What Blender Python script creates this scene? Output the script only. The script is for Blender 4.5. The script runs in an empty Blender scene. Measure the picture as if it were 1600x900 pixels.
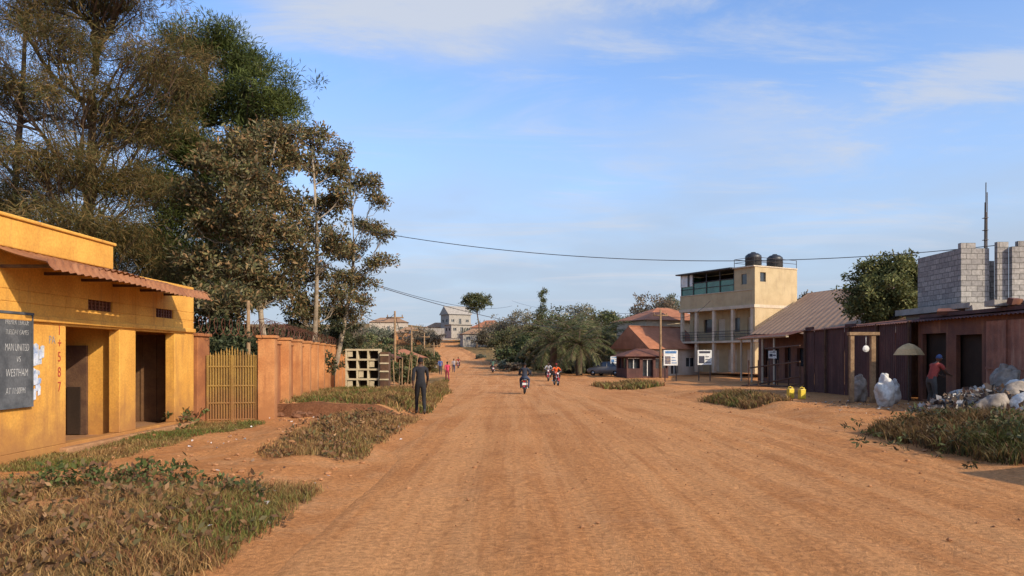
import bpy, math, random
import numpy as np
from mathutils import Vector, Matrix
random.seed(7); rng=np.random.default_rng(7)
scene=bpy.context.scene
col=scene.collection
EYE=1.8; K=1150.0
def S(u,v,d):
    # survey station: bearing/elevation read at the eye point + real distance -> world metres
    return ((u-800)/K*d, d, EYE-(v-555)/K*d)
def X(u,d): return (u-800)/K*d
def Z(v,d): return EYE-(v-555)/K*d

# ------------------------------------------------------------ helpers
def sm(a,b,t):
    t=np.clip((np.asarray(t,dtype=float)-a)/(b-a),0,1); return t*t*(3-2*t)
_tab=rng.random((256,256))
def vn(x,y):
    x=np.asarray(x,dtype=float);y=np.asarray(y,dtype=float)
    xi=np.floor(x).astype(int);yi=np.floor(y).astype(int);fx=x-xi;fy=y-yi
    fx=fx*fx*(3-2*fx);fy=fy*fy*(3-2*fy)
    a=_tab[xi%256,yi%256];b=_tab[(xi+1)%256,yi%256];c=_tab[xi%256,(yi+1)%256];d=_tab[(xi+1)%256,(yi+1)%256]
    return (a*(1-fx)+b*fx)*(1-fy)+(c*(1-fx)+d*fx)*fy
def fbm(x,y,o=4):
    s=0;a=.5
    for i in range(o):
        s=s+a*vn(x*2**i+i*17.3,y*2**i+i*9.1);a*=.5
    return s/(1-.5**o)

def group(name,loc=(0,0,0),rot=0):
    e=bpy.data.objects.new(name,None);e.location=loc;e.rotation_euler=(0,0,rot);e.empty_display_size=.3
    col.objects.link(e);return e
class MB:
    def __init__(s): s.v=[];s.f=[];s.m=[]
    def add(s,vs,fs,m=0):
        o=len(s.v);s.v+= [tuple(p) for p in vs];s.f+=[tuple(i+o for i in f) for f in fs];s.m+=[m]*len(fs)
    def box(s,x0,x1,y0,y1,z0,z1,m=0):
        s.add([(x0,y0,z0),(x1,y0,z0),(x1,y1,z0),(x0,y1,z0),(x0,y0,z1),(x1,y0,z1),(x1,y1,z1),(x0,y1,z1)],
              [(0,3,2,1),(4,5,6,7),(0,1,5,4),(1,2,6,5),(2,3,7,6),(3,0,4,7)],m)
    def obox(s,c,sz,R,m=0):
        c=Vector(c);vs=[]
        for dz in(-.5,.5):
            for dx,dy in((-.5,-.5),(.5,-.5),(.5,.5),(-.5,.5)):
                vs.append(c+R@Vector((dx*sz[0],dy*sz[1],dz*sz[2])))
        s.add(vs,[(0,3,2,1),(4,5,6,7),(0,1,5,4),(1,2,6,5),(2,3,7,6),(3,0,4,7)],m)
    def tube(s,pts,rads,n=8,m=0,cap=True):
        pts=[Vector(p) for p in pts];k=len(pts);vs=[];fs=[]
        for i,p in enumerate(pts):
            t=(pts[min(i+1,k-1)]-pts[max(i-1,0)])
            if t.length<1e-9: t=Vector((0,0,1))
            t.normalize();a=t.cross(Vector((0,0,1)))
            if a.length<.05:a=t.cross(Vector((0,1,0)))
            a.normalize();b=t.cross(a)
            for j in range(n):
                g=2*math.pi*j/n;vs.append(p+(a*math.cos(g)+b*math.sin(g))*rads[i])
        for i in range(k-1):
            for j in range(n):
                fs.append((i*n+j,(i+1)*n+j,(i+1)*n+(j+1)%n,i*n+(j+1)%n))
        if cap: fs.append(tuple(range(n)));fs.append(tuple((k-1)*n+j for j in reversed(range(n))))
        s.add(vs,fs,m)
    def cyl(s,p0,p1,r0,r1=None,n=10,m=0): s.tube([p0,p1],[r0,r0 if r1 is None else r1],n,m)
    def sph(s,c,r,m=0,nu=14,nv=9,lump=0,seed=0,R=None):
        vs=[];fs=[]
        rr=random.Random(seed);ph=[(rr.uniform(2,6),rr.uniform(2,6),rr.uniform(0,6),rr.uniform(0,6)) for _ in range(4)]
        for i in range(nv+1):
            th=math.pi*i/nv
            for j in range(nu):
                a=2*math.pi*j/nu;d=Vector((math.sin(th)*math.cos(a),math.sin(th)*math.sin(a),math.cos(th)))
                k=1
                if lump:
                    for q in ph:k+=lump*.5*math.sin(q[0]*d.x+q[2])*math.sin(q[1]*d.z*1.3+q[3]+d.y*q[0]*.7)
                q=Vector((d.x*r[0]*k,d.y*r[1]*k,d.z*r[2]*k))
                if R: q=R@q
                vs.append(Vector(c)+q)
        for i in range(nv):
            for j in range(nu):
                fs.append((i*nu+j,(i+1)*nu+j,(i+1)*nu+(j+1)%nu,i*nu+(j+1)%nu))
        s.add(vs,fs,m)
    def torus(s,c,ax,R,r,m=0,n=24,k=8):
        c=Vector(c);ax=Vector(ax).normalized();a=ax.cross(Vector((0,0,1)));
        if a.length<.05:a=Vector((1,0,0))
        a.normalize();b=ax.cross(a);vs=[];fs=[]
        for i in range(n):
            g=2*math.pi*i/n;o=a*math.cos(g)+b*math.sin(g)
            for j in range(k):
                h=2*math.pi*j/k;vs.append(c+o*(R+r*math.cos(h))+ax*r*math.sin(h))
        for i in range(n):
            for j in range(k):
                fs.append((i*k+j,((i+1)%n)*k+j,((i+1)%n)*k+(j+1)%k,i*k+(j+1)%k))
        s.add(vs,fs,m)
    def sheet(s,o,u,v,pitch=.15,amp=.02,m=0,nv=2,bow=0,sag=0):
        o=Vector(o);u=Vector(u);v=Vector(v);n=u.cross(v).normalized();L=u.length
        k=max(4,int(L/pitch*4));vs=[];fs=[]
        for j in range(nv+1):
            t=j/nv
            for i in range(k+1):
                q=i/k
                vs.append(o+u*q+v*t+n*(amp*math.sin(2*math.pi*q*L/pitch)+bow*math.sin(math.pi*t)+sag*math.sin(q*9+1.3)*t))
        for j in range(nv):
            for i in range(k):
                a=j*(k+1)+i;fs.append((a,a+1,a+k+2,a+k+1))
        s.add(vs,fs,m)
    def wall(s,axis,pos,th,a0,a1,z0,z1,ops,m=0):
        A=sorted(set([a0,a1]+[o[0] for o in ops]+[o[1] for o in ops]));H=sorted(set([z0,z1]+[o[2] for o in ops]+[o[3] for o in ops]))
        for i in range(len(A)-1):
            for j in range(len(H)-1):
                ca=(A[i]+A[i+1])/2;cz=(H[j]+H[j+1])/2
                if any(o[0]<ca<o[1] and o[2]<cz<o[3] for o in ops):continue
                if axis=='x':s.box(min(pos,pos+th),max(pos,pos+th),A[i],A[i+1],H[j],H[j+1],m)
                else:s.box(A[i],A[i+1],min(pos,pos+th),max(pos,pos+th),H[j],H[j+1],m)
    def obj(s,name,mats,parent=None,smooth=False,bevel=0):
        me=bpy.data.meshes.new(name);me.from_pydata(s.v,[],s.f)
        for mt in (mats if isinstance(mats,(list,tuple)) else [mats]): me.materials.append(mt)
        me.polygons.foreach_set('material_index',s.m)
        if smooth: me.polygons.foreach_set('use_smooth',[True]*len(s.f))
        me.update();o=bpy.data.objects.new(name,me);col.objects.link(o)
        if parent:o.parent=parent
        if bevel:
            b=o.modifiers.new('b','BEVEL');b.width=bevel;b.segments=2;b.limit_method='ANGLE'
        return o
def npmesh(name,V,F,C,mat,parent=None,smooth=False):
    k=F.shape[1];me=bpy.data.meshes.new(name)
    me.vertices.add(len(V));me.vertices.foreach_set('co',V.astype(np.float32).ravel())
    me.loops.add(F.size);me.loops.foreach_set('vertex_index',F.astype(np.int32).ravel())
    me.polygons.add(len(F));me.polygons.foreach_set('loop_start',np.arange(0,F.size,k,dtype=np.int32))
    me.update(calc_edges=True)
    if C is not None:
        a=me.color_attributes.new('Col','FLOAT_COLOR','POINT')
        c=np.ones((len(V),4),dtype=np.float32);c[:,:3]=C;a.data.foreach_set('color',c.ravel())
    if smooth:me.polygons.foreach_set('use_smooth',np.ones(len(F),dtype=bool))
    me.materials.append(mat);o=bpy.data.objects.new(name,me);col.objects.link(o)
    if parent:o.parent=parent
    return o

# ------------------------------------------------------------ materials
def nt(name):
    m=bpy.data.materials.new(name);m.use_nodes=True;t=m.node_tree
    return m,t,t.nodes['Principled BSDF']
def mixc(t,fac,a,b,mode='MIX'):
    n=t.nodes.new('ShaderNodeMix');n.data_type='RGBA';n.blend_type=mode
    for s,vv in((n.inputs['Factor'],fac),(n.inputs['A'],a),(n.inputs['B'],b)):
        if hasattr(vv,'links') or isinstance(vv,bpy.types.NodeSocket):t.links.new(vv,s)
        elif isinstance(vv,(int,float)):s.default_value=vv
        else:s.default_value=(*vv,1)
    return n.outputs['Result']
def noise(t,vec,scale,detail=5,rough=.55,dist=0):
    n=t.nodes.new('ShaderNodeTexNoise');n.inputs['Scale'].default_value=scale;n.inputs['Detail'].default_value=detail
    n.inputs['Roughness'].default_value=rough;n.inputs['Distortion'].default_value=dist;t.links.new(vec,n.inputs['Vector']);return n.outputs['Fac']
def ramp(t,v,a,b,lo=0,hi=1):
    n=t.nodes.new('ShaderNodeMapRange');n.inputs['From Min'].default_value=a;n.inputs['From Max'].default_value=b
    n.inputs['To Min'].default_value=lo;n.inputs['To Max'].default_value=hi;n.interpolation_type='SMOOTHSTEP'
    t.links.new(v,n.inputs['Value']);return n.outputs['Result']
def mapping(t,vec,sc,loc=(0,0,0)):
    n=t.nodes.new('ShaderNodeMapping');n.inputs['Scale'].default_value=sc;n.inputs['Location'].default_value=loc
    t.links.new(vec,n.inputs['Vector']);return n.outputs['Vector']
def M(name,c1,c2=None,scale=2.,rough=.9,bump=.15,metal=0,streak=None,low=None,fine=25,spec=.3):
    m,t,p=nt(name);tc=t.nodes.new('ShaderNodeTexCoord').outputs['Object']
    c2=c2 or tuple(x*.72 for x in c1)
    c=mixc(t,ramp(t,noise(t,tc,scale,6,.6),.35,.65),c1,c2)
    nf=noise(t,tc,fine,4)
    c=mixc(t,.35,c,mixc(t,ramp(t,nf,.3,.7),(.62,.62,.62),(1.25,1.25,1.25)),'MULTIPLY')
    if streak: # vertical rain streak dirt
        sv=mapping(t,tc,(2.5,2.5,.25));c=mixc(t,ramp(t,noise(t,sv,1.6,6,.65),.5,.75,0,.8),c,streak)
        c=mixc(t,ramp(t,noise(t,tc,.8,8,.7),.56,.72,0,.55),c,streak)
    if low: # splash dirt near the ground
        sep=t.nodes.new('ShaderNodeSeparateXYZ');t.links.new(tc,sep.inputs[0])
        a=t.nodes.new('ShaderNodeMath');a.operation='MULTIPLY_ADD';t.links.new(noise(t,tc,3,5),a.inputs[0]);a.inputs[1].default_value=-1.4;t.links.new(sep.outputs['Z'],a.inputs[2])
        c=mixc(t,ramp(t,a.outputs[0],-.6,.5,.85,0),c,low)
    t.links.new(c,p.inputs['Base Color']);p.inputs['Roughness'].default_value=rough;p.inputs['Metallic'].default_value=metal
    p.inputs['Specular IOR Level'].default_value=spec
    if bump:
        b=t.nodes.new('ShaderNodeBump');b.inputs['Strength'].default_value=bump;b.inputs['Distance'].default_value=.02
        t.links.new(nf,b.inputs['Height']);t.links.new(b.outputs[0],p.inputs['Normal'])
    return m
def leafmat(name,trans=.3):
    m,t,p=nt(name);a=t.nodes.new('ShaderNodeAttribute');a.attribute_name='Col'
    p.inputs['Roughness'].default_value=.65;p.inputs['Specular IOR Level'].default_value=.25
    t.links.new(a.outputs['Color'],p.inputs['Base Color'])
    tr=t.nodes.new('ShaderNodeBsdfTranslucent');t.links.new(a.outputs['Color'],tr.inputs['Color'])
    mx=t.nodes.new('ShaderNodeMixShader');mx.inputs[0].default_value=trans
    t.links.new(p.outputs[0],mx.inputs[1]);t.links.new(tr.outputs[0],mx.inputs[2])
    t.links.new(mx.outputs[0],t.nodes['Material Output'].inputs['Surface']);return m
LEAF=leafmat('leaf');GRASS=leafmat('grass_blade',.25)
DIRT1=(.58,.262,.095);DIRT2=(.46,.19,.064)
def groundmat(name,road):
    m,t,p=nt(name);tc=t.nodes.new('ShaderNodeTexCoord').outputs['Object']
    c=mixc(t,ramp(t,noise(t,tc,.35,6,.6),.35,.68),DIRT1,DIRT2)
    if road:
        tr=mapping(t,tc,(1.3,.045,1));s1=noise(t,tr,1.3,7,.66,.45)
        c=mixc(t,ramp(t,s1,.42,.60,0,.6),c,(.64,.325,.135))
        tr2=mapping(t,tc,(4,.10,1),(3,1,0));c=mixc(t,ramp(t,noise(t,tr2,1.5,7,.7,.3),.50,.70,0,.5),c,(.35,.135,.045))
        c=mixc(t,ramp(t,noise(t,tc,.7,8,.72),.52,.72,0,.45),c,(.66,.35,.16))
        c=mixc(t,ramp(t,noise(t,tc,2.3,8,.75,.3),.54,.70,0,.5),c,(.36,.145,.05))
    else:
        c=mixc(t,ramp(t,noise(t,tc,1.5,6,.7),.45,.7,0,.7),c,(.57,.30,.135))
        a=t.nodes.new('ShaderNodeAttribute');a.attribute_name='Col';sp=t.nodes.new('ShaderNodeSeparateColor');t.links.new(a.outputs['Color'],sp.inputs[0])
        gc=mixc(t,ramp(t,noise(t,tc,.9,6,.6),.35,.65),(.10,.09,.03),(.22,.13,.05))
        ga=t.nodes.new('ShaderNodeMath');ga.operation='MULTIPLY_ADD';t.links.new(noise(t,tc,3.,6,.7),ga.inputs[0]);ga.inputs[1].default_value=.8;t.links.new(sp.outputs[0],ga.inputs[2])
        c=mixc(t,ramp(t,ga.outputs[0],.72,1.15,0,.9),c,gc)
        c=mixc(t,ramp(t,sp.outputs[1],.2,.8,0,.9),c,(.17,.07,.035))
    f1=noise(t,tc,14,8,.7);f2=noise(t,tc,90,3,.6)
    c=mixc(t,.85,c,mixc(t,ramp(t,f1,.3,.7),(.64,.62,.60),(1.22,1.22,1.22)),'MULTIPLY')
    c=mixc(t,.55,c,mixc(t,ramp(t,f2,.3,.7),(.66,.66,.66),(1.28,1.28,1.28)),'MULTIPLY')
    vo=t.nodes.new('ShaderNodeTexVoronoi');vo.inputs['Scale'].default_value=5.5;t.links.new(tc,vo.inputs['Vector'])
    c=mixc(t,ramp(t,vo.outputs['Distance'],.035,.09,.6,0),c,(.26,.11,.05))
    t.links.new(c,p.inputs['Base Color']);p.inputs['Roughness'].default_value=.95;p.inputs['Specular IOR Level'].default_value=.12
    ad=t.nodes.new('ShaderNodeMath');ad.operation='ADD';t.links.new(f1,ad.inputs[0]);t.links.new(f2,ad.inputs[1])
    a3=t.nodes.new('ShaderNodeMath');a3.operation='MULTIPLY_ADD';t.links.new(noise(t,tc,3.5,6,.65),a3.inputs[0]);a3.inputs[1].default_value=2.;t.links.new(ad.outputs[0],a3.inputs[2])
    b=t.nodes.new('ShaderNodeBump');b.inputs['Strength'].default_value=.8;b.inputs['Distance'].default_value=.04
    t.links.new(a3.outputs[0],b.inputs['Height']);t.links.new(b.outputs[0],p.inputs['Normal'])
    return m

# ------------------------------------------------------------ terrain
YL=[-20,22,46,60,90,140,200,240,300];LX=[-2.1,-2.1,-3.6,-4.9,-6.9,-12.2,-19.6,-24.5,-31]
YR=[-20,6,10,15,46,58,70,90,140,200,240,300];RX=[6.6,6.6,6.8,7.8,8.2,7.5,5.0,-.2,-6.2,-14.2,-18.8,-25]
def Ledge(y): return np.interp(y,YL,LX)
def Redge(y): return np.interp(y,YR,RX)
def bx(x,y,x0,x1,y0,y1,s=.4):
    return sm(x0-s,x0+s,x)*(1-sm(x1-s,x1+s,x))*sm(y0-s,y0+s,y)*(1-sm(y1-s,y1+s,y))
def hgt(x,y):
    x=np.asarray(x,dtype=float);y=np.asarray(y,dtype=float)
    b=np.interp(y,[-50,20,42,60,90,115,140,200,235,300,400,520,900,4000],[0,0,-.36,-.56,-.42,-.1,.55,3.2,4.1,9.5,16.5,19,12,0])
    L=Ledge(y);R=Redge(y)
    off=np.maximum(L-x,x-R)
    o=sm(.0,1.3,off)
    b=b+o*(.07+.16*(fbm(x*.9,y*.9,4)-.45))*(1+sm(40,120,y)*2)
    b=b+sm(5,40,off)*sm(60,160,y)*(2.2*fbm(x*.03,y*.03,3)+ .8)*(1-sm(500,900,y))
    e=21.0+.5*(vn(x*2.1,3.3)-.5)
    b=b+.34*sm(e-.07,e+.07,y)*(1-sm(-4.0,-3.0,x))*(1-sm(34,44,y))*sm(-14,-12,x)
    b=b+.22*bx(x,y,-5.0,-2.9,13,19.5,.8)+.16*bx(x,y,-6.5,-3.2,3,8.8,1.)
    b=b+.26*bx(x,y,8.3,11.5,11.8,17.,.8)+.12*bx(x,y,8.4,60,19,60,1.)+.15*bx(x,y,8.6,9.8,24,32,.6)
    return b
def H(x,y): return float(hgt(x,y))
def gmask(x,y):
    n=fbm(x*.8+5,y*.8,4)
    g=bx(x,y,-14,-2.5,-5,10.0,.3)
    g=np.maximum(g,bx(x,y,-8.2,-6.2,11,18.6,.3))
    g=np.maximum(g,bx(x,y,-4.5,-2.55,12.2,20.8,.35)*.85)
    g=np.maximum(g,bx(x,y,-9,-3.4,21.6,42,.3))
    L=Ledge(y);R=Redge(y)
    g=np.maximum(g,(1-sm(-.6,-.2,x-L))*sm(-2.6,-2.1,x-L)*sm(22,24,y)*(1-sm(70,80,y))*.8)
    g=np.maximum(g,bx(x,y,-80,-10,16,95,1.))
    g=np.maximum(g,bx(x,y,7.9,11.0,11.6,16.6,.35))
    g=np.maximum(g,bx(x,y,8.0,9.5,25,31.5,.4)*.95)
    g=np.maximum(g,bx(x,y,6.3,9.5,47,56,1.)*.8)
    off=np.maximum(L-x,x-R)
    g=np.maximum(g,sm(.3,2.5,off)*sm(75,95,y))
    path=np.maximum(bx(x,y,-6.6,-4.4,10.3,16.2,.35),bx(x,y,-5.8,-2.,9.9,11.9,.35))
    path=np.maximum(path,.85*bx(x,y,-5.2,-4.4,7.2,8.4,.4))
    g=g*(1-path)
    return np.clip(g*(.5+.9*n),0,1)
def axis(breaks):
    out=[breaks[0][0]]
    for a,b,st in breaks:
        n=max(1,int(round((b-a)/st)));out+=list(np.linspace(a,b,n+1)[1:])
    return np.array(out)
xs=axis([(-3000,-400,650),(-400,-120,35),(-120,-40,8),(-40,-14,1.3),(-14,14,.14),(14,40,1.2),(40,120,8),(120,400,35),(400,3000,650)])
ys=axis([(-60,0,6),(0,4,1),(4,24,.14),(24,50,.4),(50,100,1.5),(100,260,5),(260,560,20),(560,1000,80),(1000,4000,500)])
GX,GY=np.meshgrid(xs,ys)
GZ=hgt(GX,GY)
inner=np.minimum(GX-Ledge(GY),Redge(GY)-GX)
GZ=GZ-.13*sm(.15,.5,inner)
def gridfaces(nx,ny):
    i=np.arange(nx-1);j=np.arange(ny-1);I,J=np.meshgrid(i,j);a=(J*nx+I).ravel()
    return np.stack([a,a+1,a+nx+1,a+nx],1)
gm=gmask(GX,GY)
step=bx(GX,GY,-7.5,-3.0,20.6,21.3,.12)
C=np.stack([gm.ravel(),step.ravel(),0*gm.ravel()],1)
npmesh('ground',np.stack([GX.ravel(),GY.ravel(),GZ.ravel()],1),gridfaces(len(xs),len(ys)),C,groundmat('laterite_ground',False),smooth=True)
ry=axis([(-20,4,2),(4,30,.12),(30,100,.7),(100,300,4)]);nt_=150
T=np.linspace(0,1,nt_)
RY,TT=np.meshgrid(ry,T,indexing='ij')
wob=.35*(fbm(RY*.35,RY*0+2,3)-.5)*2;wob2=.45*(fbm(RY*.3+40,RY*0+9,3)-.5)*2
LL=Ledge(RY)-.15+wob;RR=Redge(RY)+.15+wob2
RXX=LL+(RR-LL)*TT
rough=.5+1.1*sm(1.5,4.5,RXX)
RZ=hgt(RXX,RY)+.012+.05*(fbm(RXX*1.5,RY*.14,4)-.5)+.05*(fbm(RXX*1.1+7,RY*.9,4)-.5)+.035*rough*(fbm(RXX*4,RY*3.2,3)-.5)
# wheel ruts along the driving lines
for cx0,wd0,dp0 in((-.75,.28,.022),(.85,.28,.022),(2.4,.3,.018),(4.0,.3,.018)):
    c_=cx0+.25*(vn(RY*.06,RY*0+cx0*9)-.5)*2;RZ=RZ-dp0*np.exp(-((RXX-c_)/wd0)**2)*(1-sm(30,50,RY))
edge=np.minimum(RXX-LL,RR-RXX);RZ=RZ-.06*(1-sm(0,.35,edge))
npmesh('dirt_road',np.stack([RXX.ravel(),RY.ravel(),RZ.ravel()],1),gridfaces(nt_,len(ry)),None,groundmat('laterite_road',True),smooth=True)

# ------------------------------------------------------------ grass
def blades(name,x0,x1,y0,y1,dens,hh,green,thr=.3,w=.006,dark=1.):
    n=int((x1-x0)*(y1-y0)*dens);x=rng.uniform(x0,x1,n);y=rng.uniform(y0,y1,n)
    g=gmask(x,y);cl=fbm(x*2.3,y*2.3,3);k=(g*(.2+1.5*cl)>thr+rng.random(n)*.4);x=x[k];y=y[k];cl=cl[k];n=len(x)
    z=hgt(x,y)-.01;a=rng.uniform(0,2*np.pi,n);h=hh*rng.uniform(.3,1.3,n)*(.3+1.4*cl);lean=rng.uniform(.1,1.2,n)*h
    dx=np.cos(a);dy=np.sin(a);b=rng.uniform(0,2*np.pi,n);wx=np.cos(b)*w*(.6+rng.random(n));wy=np.sin(b)*w*(.6+rng.random(n))
    P=np.zeros((n,5,3))
    P[:,0]=np.stack([x-wx,y-wy,z],1);P[:,1]=np.stack([x+wx,y+wy,z],1)
    mx=x+dx*lean*.3;my=y+dy*lean*.3;mz=z+h*.6
    P[:,2]=np.stack([mx+wx*.8,my+wy*.8,mz],1);P[:,3]=np.stack([mx-wx*.8,my-wy*.8,mz],1)
    P[:,4]=np.stack([x+dx*lean,y+dy*lean,z+h],1)
    V=P.reshape(-1,3);i=np.arange(n)*5
    F=np.concatenate([np.stack([i,i+1,i+2],1),np.stack([i,i+2,i+3],1),np.stack([i+3,i+2,i+4],1)])
    pg=np.array([.13,.145,.03]);pd=np.array([.34,.20,.075]);pb=np.array([.20,.085,.035])
    q=np.clip(green+ (fbm(x*.7+9,y*.7,3)-.5)*2.6+rng.normal(0,.22,n),0,1)[:,None]
    c=pg*q+pd*(1-q);r=(rng.random(n)<.3*(1-green)+.05)[:,None];c=np.where(r,pb,c)*rng.uniform(.55,1.25,n)[:,None]*dark
    npmesh(name,V,F,np.repeat(c,5,0),GRASS)
blades('grass_verge',-9,-2.2,4.2,10.6,1900,.105,.36,.27,.0045)
blades('grass_verge',-8.2,-5.8,10.6,19,1300,.07,.75,.25,.006)
blades('grass_verge',-5.2,-2.3,11.5,21,1000,.09,.10,.30,.007)
blades('grass_verge',-8.6,-3.2,21.3,40,330,.14,.55,.2,.012)
blades('grass_verge',-6.,-2.2,22,70,240,.18,.25,.2,.016)
blades('grass_verge',7.5,11.6,11.2,17.2,1500,.24,.5,.14,.008,.55)
blades('grass_verge',7.6,10.2,24,33,480,.22,.4,.2,.014,.85)
blades('grass_verge',5.8,10.5,45,58,200,.3,.35,.15,.03)

# ------------------------------------------------------------ leaves / trees
def leafarr(cent,n,rad,l,w,pal,droop=0,bright=None,upbias=0,out=0):
    cent=np.asarray(cent,dtype=float);m=len(cent);c=np.repeat(cent,n,0);N=m*n
    off=rng.normal(0,1,(N,3))*np.asarray(rad)*.55
    pos=c+off
    d=rng.normal(0,1,(N,3));d/=np.linalg.norm(d,axis=1)[:,None]
    d[:,2]+=upbias-droop;d+=out*off/(np.linalg.norm(off,axis=1)[:,None]+1e-6);d/=np.linalg.norm(d,axis=1)[:,None]
    t=np.cross(d,rng.normal(0,1,(N,3)));t/=np.linalg.norm(t,axis=1)[:,None]+1e-9
    s=rng.uniform(.6,1.3,N)[:,None]
    P=np.stack([pos,pos+d*l*s*.5+t*w*s,pos+d*l*s,pos+d*l*s*.5-t*w*s],1)
    V=P.reshape(-1,3);F=np.arange(N*4).reshape(-1,4)
    pal=np.array(pal);cc=pal[rng.integers(0,len(pal),N)]
    cb=rng.uniform(.6,1.35,m) if bright is None else bright
    cc=cc*np.repeat(cb,n)[:,None]*rng.uniform(.7,1.3,N)[:,None]
    return V,F,np.repeat(cc,4,0)
def curve(p0,p1,n,wob,rise=0):
    p0=np.array(p0,float);p1=np.array(p1,float);L=np.linalg.norm(p1-p0);out=[]
    a=rng.normal(0,1,3)*wob*L;b=rng.normal(0,1,3)*wob*L*.5
    for i in range(n):
        t=i/(n-1);p=p0+(p1-p0)*t+a*math.sin(math.pi*t)+b*math.sin(2*math.pi*t);p[2]-=rise*L*math.sin(math.pi*t)
        out.append(p)
    return out
def tree(name,base,top,r0,lobes,nclump,leaf,bark,twigs=3,wob=.04,flat=1.,limb=.45):
    g=group(name,(0,0,0));mb=MB();base=np.array(base,float);top=np.array(top,float)
    tr=curve(base,top,10,wob);rt=[r0*(1-.8*(i/9)**.9)*(1.25 if i==0 else 1) for i in range(10)]
    mb.tube(tr,rt,10);cents=[];
    for (cx,cy,cz,rr,rz) in lobes:
        c=np.array([cx,cy,cz],float)
        hd=np.hypot(cx-base[0],cy-base[1]);zt=max(base[2]+.22*(top[2]-base[2]),cz-.7*hd-.4);zt=min(zt,top[2]-.3)
        q=(zt-base[2])/(top[2]-base[2])*9;i=int(min(8,max(0,q)));f=q-i;st=tr[i]*(1-f)+tr[i+1]*f
        lb=curve(st,c,7,.07,.10);rl=max(.03,r0*limb*min(1,rr/2));mb.tube(lb,[rl*(1-.75*k/6) for k in range(7)],6)
        n=max(3,int(nclump*rr*rr))
        dv=rng.normal(0,1,(n,3));dv/=np.linalg.norm(dv,axis=1)[:,None];dv*=(rng.random(n)**.45)[:,None]
        for d in dv:
            e=c+d*np.array([rr,rr,rz])*1.05
            s=lb[rng.integers(2,7)];br=curve(s,e,4,.08,.08);mb.tube(br,[rl*.28+.008,rl*.2+.006,rl*.12+.005,.005],4,cap=False)
            cents.append(e)
            for _ in range(twigs):
                e2=e+rng.normal(0,1,3)*leaf['r']*.9*np.array([1,1,.6]);mb.tube([br[2],e2],[.008,.004],3,cap=False);cents.append(e2)
    cents=np.array(cents)
    V,F,Cc=leafarr(cents,leaf['n'],(leaf['r'],leaf['r'],leaf['r']*leaf.get('rz',.6)*flat),leaf['l'],leaf['w'],leaf['pal'],leaf.get('droop',0),None,leaf.get('up',0),leaf.get('out',.3))
    npmesh('foliage',V,F,Cc,LEAF,g);mb.obj('trunk_and_limbs',bark,g,True)
    return g
BARK=M('bark_grey',(.34,.27,.19),(.2,.15,.10),3,.95,.5,fine=18)
BARKD=M('bark_dark',(.15,.10,.065),(.08,.055,.035),3,.95,.5,fine=18)
def LB(lst,dy=1.2):
    return [(*S(u,v,d+random.uniform(-dy,dy)),r,rz) for u,v,d,r,rz in lst]
P_CAS=[(.12,.085,.026),(.16,.11,.036),(.085,.082,.024),(.19,.12,.042),(.06,.064,.02)]
L=LB([(25,15,27,1.6,.6),(95,60,27,1.6,.6),(185,10,27,1.6,.8),(250,85,27,1.5,.9),(290,120,28,1.1,.7),(60,-60,27,2.2,1.),(170,-60,27,2.,1.),
 (10,135,27,1.7,.5),(140,140,27,1.7,.7),(225,190,27,1.6,.9),(50,235,26,1.7,.5),(150,262,27,1.7,.7),(235,290,27,1.4,.8),(20,322,26,1.7,.4),(95,350,26,1.7,.5),
 (180,370,27,1.8,.7),(245,410,28,1.6,.8),(120,425,28,2.0,.6),(200,460,28,2.1,.7),(200,90,28,1.3,.7),(175,210,28,1.4,.6),(60,400,28,1.6,.5)],1.8)
bt=S(165,560,28);tp=S(150,-80,28)
CASL=dict(n=80,r=.38,rz=.8,l=.27,w=.010,pal=P_CAS,droop=.35,out=.9)
tree('casuarina_tree',(bt[0],bt[1],0),tp,.28,L,8,CASL,BARKD,3,.02)
bt=S(60,560,30);tp=S(40,-20,30)
tree('casuarina_tree',(bt[0],bt[1],0),tp,.24,LB([(-10,80,30,1.5,.6),(70,180,31,1.5,.6),(20,290,30,1.6,.5),(110,390,31,1.8,.6),(20,400,31,2.,.6),(90,5,31,1.6,.7),(-30,200,31,1.4,.4),(120,290,31,1.5,.6)],1.5),6,CASL,BARKD,3,.02)
P_PIN=[(.06,.082,.016),(.085,.105,.022),(.115,.13,.03),(.042,.058,.014)]
L=LB([(300,75,34,1.3,.8),(335,60,34,1.2,.7),(375,100,34,1.4,.8),(415,135,34,1.3,.8),(435,175,34,1.1,.7),(285,140,34,1.6,.9),(350,165,34,1.7,.9),(405,215,34,1.4,.8),
 (270,210,34,1.6,.9),(330,250,34,1.9,1.),(250,290,34,1.6,.9),(390,290,34,1.6,.9),(310,340,34,2.,1.),(240,380,34,1.7,.9),(380,370,34,1.7,.9),(300,430,34,2.1,1.),(250,460,34,2.,1.),(370,450,34,2.,1.)],1.8)
bt=S(335,560,35);tp=S(325,60,35)
tree('pine_tree',(bt[0],bt[1],0),tp,.34,L,11,dict(n=85,r=.42,rz=.7,l=.25,w=.017,pal=P_PIN,up=.45,out=.9),BARKD,3,.02)
P_BR=[(.10,.095,.036),(.14,.125,.05),(.065,.07,.028),(.20,.135,.055),(.155,.135,.07),(.24,.145,.065)]
lf=dict(n=34,r=.26,rz=.7,l=.19,w=.034,pal=P_BR,up=.15,out=.7)
def bl(name,u,d,vt,lob,r0=.14,ut=None,nc=16):
    bt=S(u,560,d);tp=S(ut or u,vt,d);return tree(name,(bt[0],bt[1],0),tp,r0,LB(lob,.9),nc,lf,BARK,3,.03,limb=.4)
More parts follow.
